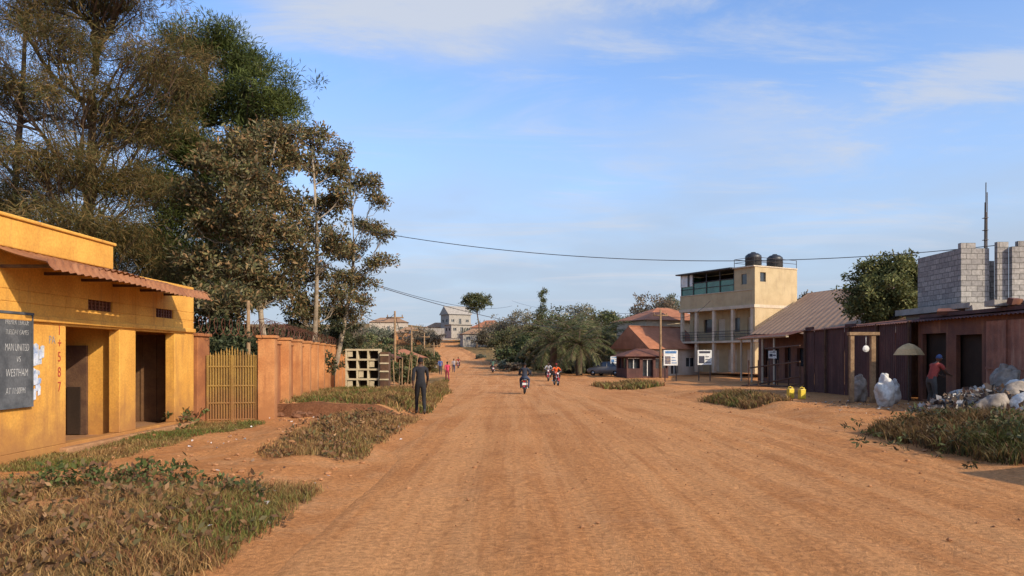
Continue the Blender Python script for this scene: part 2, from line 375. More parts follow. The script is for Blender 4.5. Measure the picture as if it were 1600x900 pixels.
bl('silky_oak_tree',372,26,250,[(380,235,26,.9,.6),(335,250,26,.8,.5),(320,300,26,.9,.5),(385,290,26,1.,.6),(350,350,26,1.,.6),(330,410,26,1.,.5),(400,350,26,.9,.6),(370,420,26,1.1,.6),(350,470,26,1.3,.6)])
bl('silky_oak_tree',432,27,215,[(430,208,27,.8,.5),(448,250,27,.8,.5),(415,300,27,.8,.6),(455,320,27,.8,.6),(430,375,27,.9,.6),(460,400,27,.8,.5),(420,450,27,1.,.5)])
bl('silky_oak_tree',487,32,230,[(495,218,32,.75,.5),(475,260,32,.8,.5),(520,262,32,.8,.5),(500,320,32,.9,.6),(535,300,32,.7,.5),(475,360,32,.9,.6),(520,380,32,.8,.5),(490,430,32,.9,.5),(470,480,32,1.,.6),(522,460,32,.7,.4)],.15)
bl('silky_oak_tree',517,40,270,[(530,240,40,.8,.5),(562,285,40,.9,.5),(583,315,40,.7,.5),(572,350,40,.8,.4),(595,368,40,.6,.35),(545,390,40,1.,.6),(588,410,40,.8,.35),(552,440,40,1.,.5),(570,470,40,.6,.3),(530,490,40,1.2,.5)],.16,545,14)

# ------------------------------------------------------------ background vegetation
def treemass(name,items,leafn,l,w,pal,trunk=True):
    g=group(name);Vs=[];Fs=[];Cs=[];o=0;mb=MB()
    for (x,y,z0,h,wd) in items:
        nl=max(7,int(10+wd*1.2));cs=[]
        for _ in range(nl):
            a=rng.uniform(0,2*np.pi);r=wd*.5*math.sqrt(rng.random());zz=z0+h*(.3+.65*rng.random()*(1-.45*(r/(wd*.5))**2))
            cs.append((x+math.cos(a)*r,y+math.sin(a)*r,zz))
        cs=np.array(cs)
        sub=np.repeat(cs,6,0)+rng.normal(0,1,(nl*6,3))*wd*.12*np.array([1,1,.7])
        V,F,Cc=leafarr(sub,leafn,(wd*.10,wd*.10,wd*.06),l,w,pal,out=.5)
        Cc=Cc*rng.uniform(.7,1.3)*np.array([rng.uniform(.9,1.35),1,1])
        Vs.append(V);Fs.append(F+o);Cs.append(Cc);o+=len(V)
        if trunk: mb.tube(curve((x,y,z0-.5),(x,y,z0+h*.75),5,.03),[h*.022,h*.02,h*.016,h*.01,h*.005],6)
    npmesh('foliage',np.concatenate(Vs),np.concatenate(Fs),np.concatenate(Cs),LEAF,g)
    if trunk: mb.obj('trunks',BARKD,g,True)
    return g
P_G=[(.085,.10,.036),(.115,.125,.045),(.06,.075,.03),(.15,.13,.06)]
P_HAZE=[(.13,.14,.09),(.16,.16,.105),(.11,.12,.08),(.18,.16,.105)]  # paler, greyer leaf colours: distance haze painted into the foliage
def it(u,vtop,d,wpx,zoff=0):
    x=X(u,d);z0=H(x,d);return (x,d,z0,Z(vtop,d)-z0,wpx/K*d)
far=[]
for u,v,d,w in [(560,505,260,50),(600,508,250,50),(650,512,240,40),(675,520,230,30),(780,497,230,60),(820,482,220,50),(870,480,230,60),(905,477,200,60),(950,487,220,60),(990,472,200,60),
 (1025,455,170,60),(1050,462,180,50),(738,512,260,30),(1230,455,150,50),(1275,448,140,50),(1480,432,120,70),(1520,435,120,60),(1010,500,160,60),(762,520,200,30),(930,505,180,60),(540,515,180,60),(510,520,160,60)]:
    far.append(it(u,v,d,w))
treemass('distant_trees',far,28,.55,.16,P_HAZE)
mid=[]
for u,v,d,w in [(790,515,130,50),(808,503,135,55),(835,492,120,60),(798,535,110,36),(815,522,105,50),(850,507,110,55),(885,482,115,60),(920,480,125,60),(955,482,120,55),(985,492,120,50),(845,542,95,50),(812,552,98,30),(960,522,100,50)]:
    mid.append(it(u,v,d,w))
treemass('roadside_trees',mid,40,.40,.11,P_G)
shr=[]
for u,v,d,w in [(610,522,75,36),(590,537,60,36),(635,548,70,26),(665,545,95,34),(645,532,110,36),(612,562,55,26),(630,572,50,24),(665,562,80,24),(677,550,130,18),(560,530,70,60),(575,515,90,40)]:
    shr.append(it(u,v,d,w))
treemass('shrubs',shr,30,.28,.08,P_G,False)
treemass('shrubs',[it(u,v,d,w) for u,v,d,w in [(792,564,100,20),(806,569,95,22),(752,556,150,12),(895,560,85,50),(935,558,86,50),(985,575,88,40)]],30,.3,.09,P_HAZE,False)
treemass('hedge',[it(u,v,d,w) for u,v,d,w in [(330,490,24,90),(380,485,25,90),(430,480,29,90),(470,485,33,80),(510,490,40,70),(540,500,46,50),(300,470,25,110),(230,470,25,130),(130,450,25,150)]],60,.16,.035,[(.05,.055,.022),(.075,.07,.03),(.035,.04,.018)],False)
def flat_tree(u,v,d):
    x=X(u,d);z0=H(x,d);zt=Z(v,d);r=24/K*d
    tree('umbrella_tree',(x,d,z0),(x,d,zt-1),.35,[(x,d,zt-1.6,r*.75,1.4),(x-r*.6,d,zt-2.6,r*.5,1.2),(x+r*.6,d,zt-2.4,r*.5,1.2),(x,d+1,zt-4,r*.6,1.2)],2.5,dict(n=26,r=.8,rz=.5,l=.5,w=.12,pal=P_G),BARKD,2)
flat_tree(744,457,215)
x=X(848,190);z0=H(x,190);zt=Z(448,190)
tree('cypress_tree',(x,190,z0),(x,190,zt),.25,[(x+random.uniform(-.3,.3),190,z0+(zt-z0)*k,1.5*(1.15-k)+.25,.9) for k in (.45,.55,.65,.75,.85,.95)],6,dict(n=30,r=.5,rz=.9,l=.4,w=.09,pal=P_G),BARKD,2)
bt=S(1395,540,44);tree('mango_tree',(bt[0],44,0),S(1395,430,44),.28,LB([(1395,418,44,1.2,.8),(1355,432,44,1.1,.8),(1430,428,44,1.2,.8),(1340,462,44,1.,.7),(1450,460,44,1.1,.7),(1385,455,43,1.4,.9),(1420,475,43,1.3,.8),(1360,485,43,1.2,.6),(1400,495,44,1.3,.6),(1455,485,44,.7,.5)],.8),
 15,dict(n=34,r=.30,rz=.7,l=.22,w=.05,pal=[(.105,.115,.036),(.145,.15,.05),(.18,.17,.06),(.08,.09,.028)],out=.5),BARKD,3)
def palm(u,d,vtop,r,n=26,seed=0):
    x=X(u,d);z0=H(x,d);zt=Z(vtop,d);hc=z0+(zt-z0)*.52;g=group('oil_palm',(0,0,0));mb=MB()
    tr=curve((x,d,z0-.2),(x,d,hc),6,.01);mb.tube(tr,[.42,.36,.34,.34,.38,.3],10)
    qs=[];cs=[]
    for i in range(n):
        a=i*2.4+seed;el=math.radians(80-105*(i/n));L=r*rng.uniform(.85,1.15);pts=[]
        p=np.array([x,d,hc]);e=el
        for k in range(12):
            pts.append(p.copy());st=L/11;p=p+st*np.array([math.cos(a)*math.cos(e),math.sin(a)*math.cos(e),math.sin(e)]);e-=.13
        mb.tube(pts[::2]+[pts[-1]],[.05,.04,.03,.025,.02,.015,.01],4)
        for k in range(2,12):
            for sub in (0,.33,.66):
                q=pts[k-1]*(1-sub)+pts[k]*sub;t=pts[k]-pts[k-1];t/=np.linalg.norm(t)
                side=np.cross(t,[0,0,1]);side/=np.linalg.norm(side)+1e-9
                for sg in(-1,1):
                    ll=L*.22*math.sin(math.pi*(k+sub-1)/12.5)**.6*rng.uniform(.8,1.1)
                    dr=side*sg*.8+t*.5+np.array([0,0,-.45+rng.normal(0,.15)]);dr/=np.linalg.norm(dr);w=t*.05
                    qs+= [q,q+dr*ll*.5+w,q+dr*ll,q+dr*ll*.5-w];c=np.array([(.075,.09,.03),(.11,.12,.045),(.16,.14,.06)][rng.integers(0,3)])*rng.uniform(.7,1.2);cs+=[c]*4
    V=np.array(qs);npmesh('fronds',V,np.arange(len(V)).reshape(-1,4),np.array(cs),LEAF,g);mb.obj('trunk',BARKD,g,True)
palm(865,80,490,4.6,28,.3);palm(905,78,498,4.3,28,1.3);palm(940,84,485,4.6,26,2.2);palm(890,92,468,5,26,.9)

# ------------------------------------------------------------ materials for buildings
OCH=M('ochre_plaster',(.70,.37,.07),(.58,.28,.05),1.3,.85,.2,streak=(.36,.17,.05),low=(.30,.13,.045))
OCH2=M('ochre_plaster_faded',(.52,.39,.14),(.42,.29,.09),1.3,.85,.2,streak=(.30,.19,.08))
ORW=M('orange_wall',(.37,.145,.05),(.25,.09,.035),1.5,.85,.2,streak=(.17,.065,.03),low=(.25,.10,.045))
ORP=M('orange_pillar',(.50,.23,.085),(.40,.16,.055),1.5,.85,.2,streak=(.26,.10,.04),low=(.30,.13,.05))
SHT=M('painted_sheet',(.30,.125,.05),(.22,.085,.035),1.2,.6,.1,streak=(.36,.17,.08))
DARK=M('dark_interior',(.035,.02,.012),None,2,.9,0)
GLAS=M('window_glass',(.03,.035,.04),(.05,.055,.06),1,.12,0,spec=.8)
WOOD=M('weathered_wood',(.30,.19,.10),(.2,.12,.06),4,.9,.4)
WOODD=M('dark_wood',(.12,.065,.035),(.08,.04,.025),4,.9,.4)
METAL=M('dark_steel',(.05,.05,.05),(.09,.07,.06),4,.5,.1,metal=.4)
CONC=M('concrete',(.38,.34,.29),(.28,.25,.21),2,.9,.3,streak=(.2,.17,.14))
GATE=M('gate_paint',(.30,.18,.045),(.22,.125,.035),2,.55,.1,streak=(.14,.07,.03),low=(.22,.1,.04))
RUST=M('rusty_sheet',(.17,.065,.035),(.10,.04,.028),1.2,.75,.2,streak=(.26,.12,.06))
MARO=M('maroon_sheet',(.09,.034,.028),(.06,.024,.02),1.,.7,.1,streak=(.15,.075,.05))
TAN=M('tan_roof',(.34,.20,.11),(.27,.155,.085),.6,.7,.1,streak=(.19,.10,.055))
TILE=M('terracotta_roof',(.40,.16,.08),(.30,.115,.055),1.2,.8,.2,streak=(.24,.11,.06))
BEI=M('beige_plaster',(.48,.37,.21),(.41,.31,.17),.8,.85,.1,streak=(.30,.22,.14))
CRM=M('cream_plaster',(.56,.47,.34),(.46,.37,.26),1,.85,.1)
PALE=M('pale_wall',(.50,.42,.34),(.42,.34,.26),1,.85,.1)
WHITE=M('white_paint',(.75,.73,.68),(.6,.58,.52),2,.6,.05)
BLACKP=M('black_plastic',(.018,.018,.02),(.03,.03,.03),2,.45,.05,spec=.5)
GREENG=M('green_glazing',(.06,.20,.13),(.04,.13,.09),1,.2,0,spec=.7)
def R3(v): return Matrix.Rotation(v,3,'Z')

# ------------------------------------------------------------ left shop building
g=group('ochre_shop_building')
w=MB();xw=-8.0
ops=[(13.2,15.0,.22,2.32),(15.65,17.45,.22,2.32),(13.9,14.75,2.66,2.86),(16.55,17.4,2.66,2.86)]
w.wall('x',xw,-.22,11.35,18.5,-.3,3.5,ops)
w.box(-10.2,-10.05,13.0,18.5,-.3,3.1);w.box(-10.05,-8.22,13.0,13.12,-.3,3.1)
w.box(-10.05,-8.22,15.2,15.4,-.3,3.1);w.box(-10.2,-8.22,18.3,18.5,-.3,3.1)
w.box(-10.2,-8.22,11.35,18.28,3.1,3.3)
w.obj('walls',OCH,g,bevel=.012)
w=MB();w.wall('x',-7.985,-.22,6,11.34,-.3,3.5,[]);w.obj('side_wall',OCH2,g)
w=MB();w.box(-8.35,-7.93,6,14.65,3.503,3.97);w.box(-8.4,-7.89,6,14.7,3.97,4.03);w.box(-8.0,-7.94,11.2,18.5,2.36,2.46);w.obj('parapet',OCH,g,bevel=.02)
w=MB();w.box(-10.04,-7.85,13.0,18.48,-.3,.16);w.obj('porch_step',M('earth_step',(.36,.19,.09),(.28,.14,.06),3,.95,.3),g,bevel=.03)
w=MB();w.box(-10.04,-9.99,16.2,17.1,.17,2.1);w.box(-10.04,-9.98,14.0,14.95,.17,2.15)
w.box(-9.35,-8.75,15.12,15.19,.17,2.0,0);w.obj('doors',WOODD,g)
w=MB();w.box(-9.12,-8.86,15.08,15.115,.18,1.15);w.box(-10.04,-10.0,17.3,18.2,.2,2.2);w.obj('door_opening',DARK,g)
w=MB();w.box(-9.9,-8.26,18.22,18.28,.17,2.3)
for k in range(5): w.box(-9.9+k*.36,-9.87+k*.36,18.19,18.22,.17,2.3)
w.obj('shade_panel',M('painted_shade_brown',(.17,.09,.04),(.12,.06,.03),3,.8,.2),g)  # ribbed brown panel added to colour in the second opening's shade
w=MB()
for y0 in(13.9,16.55):
    w.box(-8.16,-8.1,y0,y0+.85,2.66,2.86,0)
    for k in range(7): w.box(-8.09,-8.03,y0+k*.127+.02,y0+k*.127+.06,2.66,2.86,1)
    for k in range(3): w.box(-8.10,-8.05,y0,y0+.85,2.68+k*.065,2.70+k*.065,1)
w.obj('vent_grilles',[DARK,RUST],g)
w=MB();w.sheet((-8.02,11.2,3.52),(0,5.9,-.06),(.94,0,-.24),.2,.022,0,6,.03,.05)
w.sheet((-7.08,11.2,3.29),(0,5.9,-.06),(.12,0,-.17),.2,.022,0,3,.03,.02)
w.obj('awning',SHT,g,True)
w=MB()
for k in range(6): w.box(-8.0,-7.1,11.5+k*1.08,11.56+k*1.08,3.17,3.22)
w.obj('awning_brackets',WOODD,g)
def text(s,size,y,z,mat,parent,x=-7.96,ax=1.,name='lettering',off=-.002,sh=0.):
    c=bpy.data.curves.new(name,'FONT');c.body=s;c.size=size;c.extrude=.001;c.align_x='LEFT';c.offset=off;c.shear=sh
    o=bpy.data.objects.new(name,c);o.location=(x,y,z);o.rotation_euler=(math.pi/2,0,math.pi/2);o.scale=(ax,1,1);c.materials.append(mat);col.objects.link(o);o.parent=parent;return o
CHALK=M('chalk',(.55,.55,.52),(.3,.3,.3),14,.9,0)
REDP=M('red_paint',(.42,.05,.03),(.35,.06,.03),6,.8,0)
b=group('chalkboard');w=MB();w.box(-7.985,-7.95,11.2,12.17,.98,2.46,0);w.box(-7.99,-7.93,11.15,12.22,2.46,2.50,1);w.box(-7.99,-7.93,12.17,12.20,.95,2.46,1);w.box(-7.99,-7.93,11.15,12.17,.95,.98,1)
BB=M('blackboard',(.06,.065,.07),(.11,.115,.12),3,.8,.05);w.obj('board',[BB,BB],b)
for s,sz,z,y,ax in [('PREMIER  LEAGUE',.13,2.29,11.54,.55),('TUESDAY GAMES',.12,2.13,11.54,.6),('MAN UNITED',.17,1.87,11.53,.56),('VS',.14,1.69,11.80,.7),('WESTHAM',.18,1.46,11.55,.62),('AT 11:00PM',.15,1.18,11.55,.62)]:
    text(s,sz,y,z,CHALK,b,-7.947,ax,sh=.15,off=-.003)
for s,z in zip('1+587',(2.16,1.93,1.69,1.42,1.16)): text(s,.25,12.95,z,REDP,g,-7.994,.8,'wall_number',.0)
text('PA',.2,12.70,2.0,M('grey_paint',(.3,.3,.3),None,9,.9,0),g,-7.994,.8,'wall_mark')
PAP=M('torn_paper',(.62,.64,.66),(.40,.46,.58),9,.9,.1);PAP2=M('blue_paper',(.25,.33,.50),(.55,.55,.5),8,.9,.1)
w=MB();rr=random.Random(5)
for i in range(16):
    y=rr.uniform(12.3,12.52);z=rr.uniform(1.1,1.95);a=rr.uniform(.04,.08);b_=rr.uniform(.04,.1);x=-7.992+i*.0012
    w.add([(x,y-a,z-b_),(x,y+a*rr.uniform(.6,1.1),z-b_*.8),(x,y+a,z+b_*rr.uniform(.6,1)),(x,y,z+b_*1.1),(x,y-a,z+b_*.8)],[(0,1,2,3,4)],i%3==0)
w.obj('torn_posters',[PAP,PAP2])

# ------------------------------------------------------------ gate and boundary wall
g=group('boundary_wall')
w=MB();w.box(-8.45,-7.95,18.62,19.35,-.3,2.28);w.box(-8.5,-7.9,18.58,19.4,2.28,2.36);w.obj('gate_post',ORW,g,bevel=.015)
p0=Vector((-6.45,19.3,0));dirv=Vector((-.154,1,0)).normalized();ang=math.atan2(dirv.y,dirv.x)-math.pi/2
R=R3(ang);Lw=29
wm=MB();wp=MB();cp=MB()
wm.obox(p0+dirv*(Lw/2)+Vector((-.12,0,.97)),(.18,Lw,2.3),R)
k=0;t=.25
while t<Lw:
    wp.obox(p0+dirv*t+Vector((0,0,1.0)),(.42,.5,2.5),R);cp.obox(p0+dirv*t+Vector((0,0,2.29)),(.50,.58,.07),R);t+=2.6
cp.obox(p0+dirv*(Lw/2)+Vector((-.12,0,2.15)),(.26,Lw,.06),R)
wm.obj('wall_panels',ORW,g);wp.obj('pilasters',ORP,g,bevel=.01);cp.obj('coping',ORP,g)
rw=MB();pts=[];n=int(Lw*3.2*10)
for i in range(n):
    t=i/n*Lw;a=2*math.pi*i/10+.3*math.sin(t*3);r=.24+.05*math.sin(t*5);q=p0+dirv*t+Vector((-.1,0,2.5))+Vector((math.cos(a)*r,0,math.sin(a)*r));pts.append(q)
rw.tube(pts,[.008]*len(pts),3)
q0=Vector((-8.2,18.8,2.6));q1=p0+Vector((0,0,2.45));pts=[]
for i in range(90):
    t=i/90;a=2*math.pi*i/9;pts.append(q0.lerp(q1,t)+Vector((0,math.cos(a)*.22,math.sin(a)*.22)))
rw.tube(pts,[.008]*90,3);rw.obj('razor_wire',RUST,g)
g=group('metal_gate');w=MB()
A=Vector((-7.9,19.1,0));B=Vector((-6.72,19.35,0));dv=(B-A);
for k in range(19):
    t=k/18;q=A.lerp(B,t);top=1.9-.25*abs(t-.5)*2*0.8+(.05 if k%2 else 0)
    w.cyl(q+Vector((0,0,.05)),q+Vector((0,0,top)),.02,n=6);w.tube([q+Vector((0,0,top)),q+Vector((0,0,top+.10))],[.026,.003],6)
for z in(.12,.55,1.0,1.5): w.cyl(A+Vector((0,0,z)),B+Vector((0,0,z)),.025,n=6)
a2=math.atan2(dv.y,dv.x);w.obox(A.lerp(B,.5)+Vector((0,.03,.95)),(dv.length,.012,1.7),R3(a2));
for t in(0,.49,.51,1): q=A.lerp(B,t);w.cyl(q+Vector((0,-.01,0)),q+Vector((0,-.01,1.8)),.033,n=6)
w.obj('gate_leaves',GATE,g)

# ------------------------------------------------------------ stack of cream cupboards
g=group('display_shelf_stack');w=MB();d=36.5
x0=X(541,d);x1=X(592,d);zb=H((x0+x1)/2,d)
zt=zb+2.05;nx=3;nz=4;W=(x1-x0)
w.box(x0,x1,d+.55,d+.6,zb,zt,1)
for i in range(nx+1): xx=x0+W*i/nx;w.box(xx-.04,xx+.04,d,d+.55,zb,zt,0)
for j in range(nz+1): zz=zb+.05+(zt-zb-.1)*j/nz;w.box(x0-.05,x1+.05,d-.01,d+.56,zz-.045,zz+.045,0)
for (i,j) in((0,3),(1,1),(2,2),(0,0),(2,0)): w.box(x0+W*i/nx+.06,x0+W*(i+.55)/nx,d+.05,d+.1,zb+.12+(zt-zb)*j/nz,zb-.06+(zt-zb)*(j+1)/nz,0)
w.box(x1+.1,x1+.5,d-.2,d+.5,zb,zb+1.9,2);
for j in range(5): w.box(x1+.08,x1+.52,d-.24,d-.2,zb+.1+j*.4,zb+.17+j*.4,0)
w.obj('shelves',[M('faded_cream_paint',(.52,.43,.28),(.42,.33,.2),2,.8,.1),DARK,WOODD],g)
w=MB();
for i in range(9):
    xx=x1+.65+i*.2;w.cyl((xx,d+1+random.uniform(-.4,.4),H(xx,d)),(xx+random.uniform(-.2,.2),d+1,H(xx,d)+random.uniform(1.3,1.9)),.03,n=5)
w.obj('timber_poles',WOOD)

# ------------------------------------------------------------ generic houses
def house(name,x,y,rot,wd,dp,hh,roofh,wallm,roofm,ov=.5,hip=True,z0=None,windows=3,floors=1):
    z0=H(x,y)-.3 if z0 is None else z0
    g=group(name,(x,y,z0),rot);w=MB();ops=[]
    fh=hh/floors
    for f in range(floors):
        for i in range(windows):
            c=-wd/2+wd*(i+.5)/windows
            if f==0 and i==windows//2: ops.append((c-.5,c+.5,.35,min(2.4,fh-.3)))
            else: ops.append((c-.6,c+.6,f*fh+1.1,f*fh+2.1))
    w.wall('y',-dp/2,.2,-wd/2,wd/2,-1.5,hh,ops);w.box(-wd/2,wd/2,dp/2-.2,dp/2,-1.5,hh)
    sops=[(-.6+dp*s,.6+dp*s,f*fh+1.1,f*fh+2.1) for f in range(floors) for s in(-.22,.22)]
    w.wall('x',-wd/2,.2,-dp/2+.2,dp/2-.2,-1.5,hh,sops);w.wall('x',wd/2-.2,.2,-dp/2+.2,dp/2-.2,-1.5,hh,sops)
    if not hip and roofh>0:
        for s in(-1,1):
            xx=s*(wd/2-.1);w.add([(xx-.1,-dp/2,hh),(xx-.1,dp/2,hh),(xx-.1,0,hh+roofh*.93),(xx+.1,-dp/2,hh),(xx+.1,dp/2,hh),(xx+.1,0,hh+roofh*.93)],[(0,1,2),(3,5,4),(0,2,5,3),(1,4,5,2)])
    w.obj('walls',wallm,g)
    w=MB();w.box(-wd/2+.3,wd/2-.3,-dp/2+.3,dp/2-.3,.1,hh-.1);w.obj('window_panes',GLAS,g)
    w=MB()
    for o in ops:
        w.box(o[0],o[1],-dp/2+.08,-dp/2+.14,o[3]-.07,o[3]);w.box((o[0]+o[1])/2-.03,(o[0]+o[1])/2+.03,-dp/2+.08,-dp/2+.14,o[2],o[3])
    w.obj('frames',WHITE,g)
    w=MB();a=wd/2+ov;b=dp/2+ov
    if roofh>0:
        r=max(a-b,.2) if hip else a
        top=hh+roofh;e=hh-.05
        w.add([(-a,-b,e),(a,-b,e),(a,b,e),(-a,b,e),(-r,0,top),(r,0,top)],[(0,1,5,4),(2,3,4,5),(1,2,5),(3,0,4),(0,3,2,1)])
        if not hip:w.box(-a,a,-.12,.12,top-.03,top+.06)
    else: w.box(-a,a,-b,b,hh+.003,hh+.18)
    w.obj('roof',roofm,g);return g
def hs(name,u,v,d,rot,wd,dp,hh,rh,wm,rm,**k): # v: eave height reading
    x=X(u,d);z=Z(v,d)-hh;return house(name,x,d,rot,wd,dp,hh,rh,wm,rm,z0=z,**k)
hs('tan_roof_house',608,504,300,.1,15,8,4,2.0,PALE,TAN)
hs('unfinished_gable_house',712,492,283,.5,9,8,4,3.2,CONC,CONC,hip=False)
hs('concrete_house',716,508,262,.5,8,6,3.2,0,CONC,CONC)
hs('brown_roof_house',766,512,260,-.3,11,8,4,2.6,PALE,TILE)
hs('brown_roof_house',688,512,290,.2,12,8,3.5,2.,PALE,TAN)
hs('brown_roof_house',640,520,250,.2,10,8,3.5,2.,ORP,TAN)
hs('brick_house',745,522,240,.2,10,7,3,1.8,CONC,TAN)
hs('brick_house',630,558,92,.15,5,5,2.4,1.0,ORP,TILE)
hs('small_kiosk',598,558,70,.1,3,3,2.2,.5,ORW,RUST)
hs('small_kiosk',660,564,105,.1,4,3,2.2,.5,PALE,TILE)
w=MB();
for i in range(20):
    u0=645+i*6.5;w.box(X(u0,275),X(u0+6.3,275),274.8,275.2,H(X(u0,275),275)-1,Z(512+i*.15,275))
w.obj('compound_wall',CONC)
hs('terracotta_house',1035,502,88,.35,8.5,7,6.8,1.6,CRM,TILE,floors=2)
hs('terracotta_house',1025,545,80,.5,6.5,6,3,2.4,PALE,TILE,hip=False)

# ------------------------------------------------------------ three storey beige block
g=group('three_storey_building',(23.1,70,.05),math.radians(29.4))
w=MB();LY=10.3
w.wall('y',0,.25,0,5.9,0,8.0,[(2.2,3.0,1.2,2.2)])
w.wall('x',1.4,.2,.25,LY,0,3.0,[(1.2,2.3,.1,2.3),(3.6,4.8,.1,2.3),(6.0,7.,.1,2.3),(8.3,9.4,.1,2.3)])
w.wall('x',1.4,.2,.25,LY,3.2,6.3,[(1.2,2.2,3.3,5.5),(3.2,4.4,4.1,5.5),(5.2,6.2,3.3,5.5),(7.,8.2,4.1,5.5),(9,9.8,3.3,5.5)])
w.box(1.6,9,LY-.2,LY,0,8);w.box(5.7,5.9,.25,LY-.2,0,8)
w.box(0.,.22,.25,LY,6.6,8.0);
w.wall('y',.003,.25,0,5.9,8.0,10.2,[(.7,1.5,8.8,9.7)]);w.wall('x',0,.2,.253,2.6,8.0,10.2,[(1.0,1.7,8.6,9.6)]);w.box(.2,5.9,2.4,2.6,8,10.2);w.box(5.7,5.897,.253,2.4,8,10.2)
w.obj('walls',BEI,g)
w=MB()
for y in(.25,2.75,5.3,7.8,LY-.35):
    w.box(0,.3,y,y+.3,0,3);w.box(0,.3,y,y+.3,3.2,6.3)
w.obj('columns',CRM,g)
w=MB();w.box(-.12,9,-.06,LY+.05,3.0,3.2);w.box(-.12,5.95,-.05,LY+.05,6.3,6.6);w.box(-.2,5.9,-.06,2.7,10.2,10.32);w.box(-.06,.2,.3,LY,8.0,8.06);w.obj('slabs',CRM,g)
w=MB()
for z in(3.6,3.85,4.15):w.cyl((.02,.3,z),(.02,LY,z),.03,n=5)
for i in range(60): y=.3+i*(LY-.3)/59;w.cyl((.02,y,3.2),(.02,y,4.15),.018,n=4)
for p in ((-.1,.0),(5.8,0),(5.8,2.5),(-.1,2.5),(2.8,0)): w.cyl((p[0],p[1],10.3),(p[0],p[1],11.1),.03,n=5)
for z in(10.75,11.1):
    w.cyl((-.1,0,z),(5.8,0,z),.025,n=5);w.cyl((-.1,0,z),(-.1,2.5,z),.025,n=5);w.cyl((-.1,2.5,z),(5.8,2.5,z),.025,n=5)
w.obj('railings',METAL,g)
w=MB();w.box(1.64,1.68,.3,LY-.2,.05,8,0);w.box(2.2,3.0,.15,.2,1.2,2.2,0);w.box(.7,1.5,.15,.2,8.8,9.7,0);w.box(.1,.15,1.,1.7,8.6,9.6,0);w.obj('window_panes',GLAS,g)
w=MB()
for y0,y1 in ((1.2,2.3),(3.6,4.8),(6.,7.),(8.3,9.4)): w.box(1.45,1.55,y0,y1,.1,2.3)
for y0,y1 in ((1.2,2.2),(5.2,6.2),(9,9.8)): w.box(1.5,1.56,y0,y1,3.3,5.5)
w.obj('shop_shutters',CRM,g)
w=MB()
w.box(.15,.2,2.7,LY,8.06,9.3,0);w.box(.2,5,LY-.05,LY,8.06,10.2,0);w.box(3.0,3.05,2.7,LY,8.06,10.2,1)
for y in(2.7,4.6,6.5,8.4,LY-.1):w.cyl((.1,y,8.0),(.1,y,10.25),.06,n=6,m=2)
w.cyl((.1,2.7,9.3),(.1,LY,9.3),.05,n=6,m=2);w.cyl((.1,2.7,8.7),(.1,LY,8.7),.03,n=6,m=2)
w.box(.05,.12,8.5,LY,9.0,10.2,3);w.box(.02,.05,8.9,9.2,9.0,10.2,2)
w.box(-.4,5.4,2.75,LY+.3,10.25,10.38,2)
w.obj('roof_terrace',[GREENG,DARK,METAL,WHITE],g)
def tank(x,y,z):
    t=group('water_tank',(x,y,z));w=MB();prof=[(0,.0,.7),(.05,0,.78),(.25,0,.76),(.3,0,.79),(.5,0,.76),(.55,0,.79),(.8,0,.76),(.85,0,.79),(1.1,0,.75),(1.3,0,.5),(1.36,0,.25),(1.44,0,.22),(1.45,0,.02)]
    w.tube([(0,0,p[0]) for p in prof],[p[2] for p in prof],22);w.obj('tank_body',BLACKP,t,True)
def tl(lx,ly,z): 
    a=math.radians(29.4);return 23.1+lx*math.cos(a)-ly*math.sin(a),70+lx*math.sin(a)+ly*math.cos(a),z
tank(*tl(1.1,1.2,10.37));tank(*tl(4.1,1.2,10.37))

# ------------------------------------------------------------ big tan roofed hall, right
g=group('tan_roof_hall');w=MB()
def quad(mb,pts,m=0): mb.add(pts,[(0,1,2,3)],m)
e0=S(1172,522,60);e1=S(1420,520,38);r0=S(1262,458,72);r1=S(1560,470,48)
w.sheet(e0,Vector(e1)-Vector(e0),Vector(r0)-Vector(e0),.9,.02,0,1)
w2=Vector(r1);quad(w,[Vector(e1),w2,Vector(r0)+Vector((0,0,.01)),Vector(r0)+(Vector(e1)-Vector(e0))])
w.obj('roof',TAN,g)
a=Vector(S(1185,540,60));b=Vector(S(1430,540,39));dv=(b-a);dv.z=0;L=dv.length;an=math.atan2(dv.y,dv.x)
wg=group('hall_front',(a.x,a.y,0),an);wg.parent=g;w=MB()
w.wall('y',0,.25,0,L,-.3,3.55,[(1.,2.,0,2.4),(2.8,4,1,2.3),(5,6,0,2.4),(7,8.4,1,2.3)]);w.obj('front_wall',RUST,wg)
w=MB();w.box(.1,L,.3,.35,0,3.4);w.obj('window_panes',GLAS,wg)
w=MB()
for t in (0.2,2.4,4.5,6.6): w.cyl((t,-1.5,-.3),(t,-1.5,3.1),.08,n=8)
w.box(0,9,-1.7,-1.5,3.05,3.2);w.obj('porch_posts',CRM,wg)
w=MB();w.sheet((-.3,-1.9,3.1),(9.4,0,0),(0,1.95,.5),.2,.02);w.obj('porch_roof',RUST,wg,True)
g=group('timber_ramp');w=MB()
for k,(ua,va,ub,vb) in enumerate([(1160,605,1250,588),(1165,612,1255,600),(1170,575,1250,565),(1195,545,1250,540)]):
    pa=Vector(S(ua,va,50));pb=Vector(S(ub,vb,44));w.cyl(pa,pb,.05,n=5)
for u in(1170,1185,1200,1215,1232,1250):
    x=X(u,47);w.cyl((x,47,H(x,47)-.1),(x,47,H(x,47)+1.7),.045,n=5)
w.obox(Vector(S(1207,603,47)),(3.6,1.2,.06),R3(-.6),0)
w.obj('rails',WOODD,g)

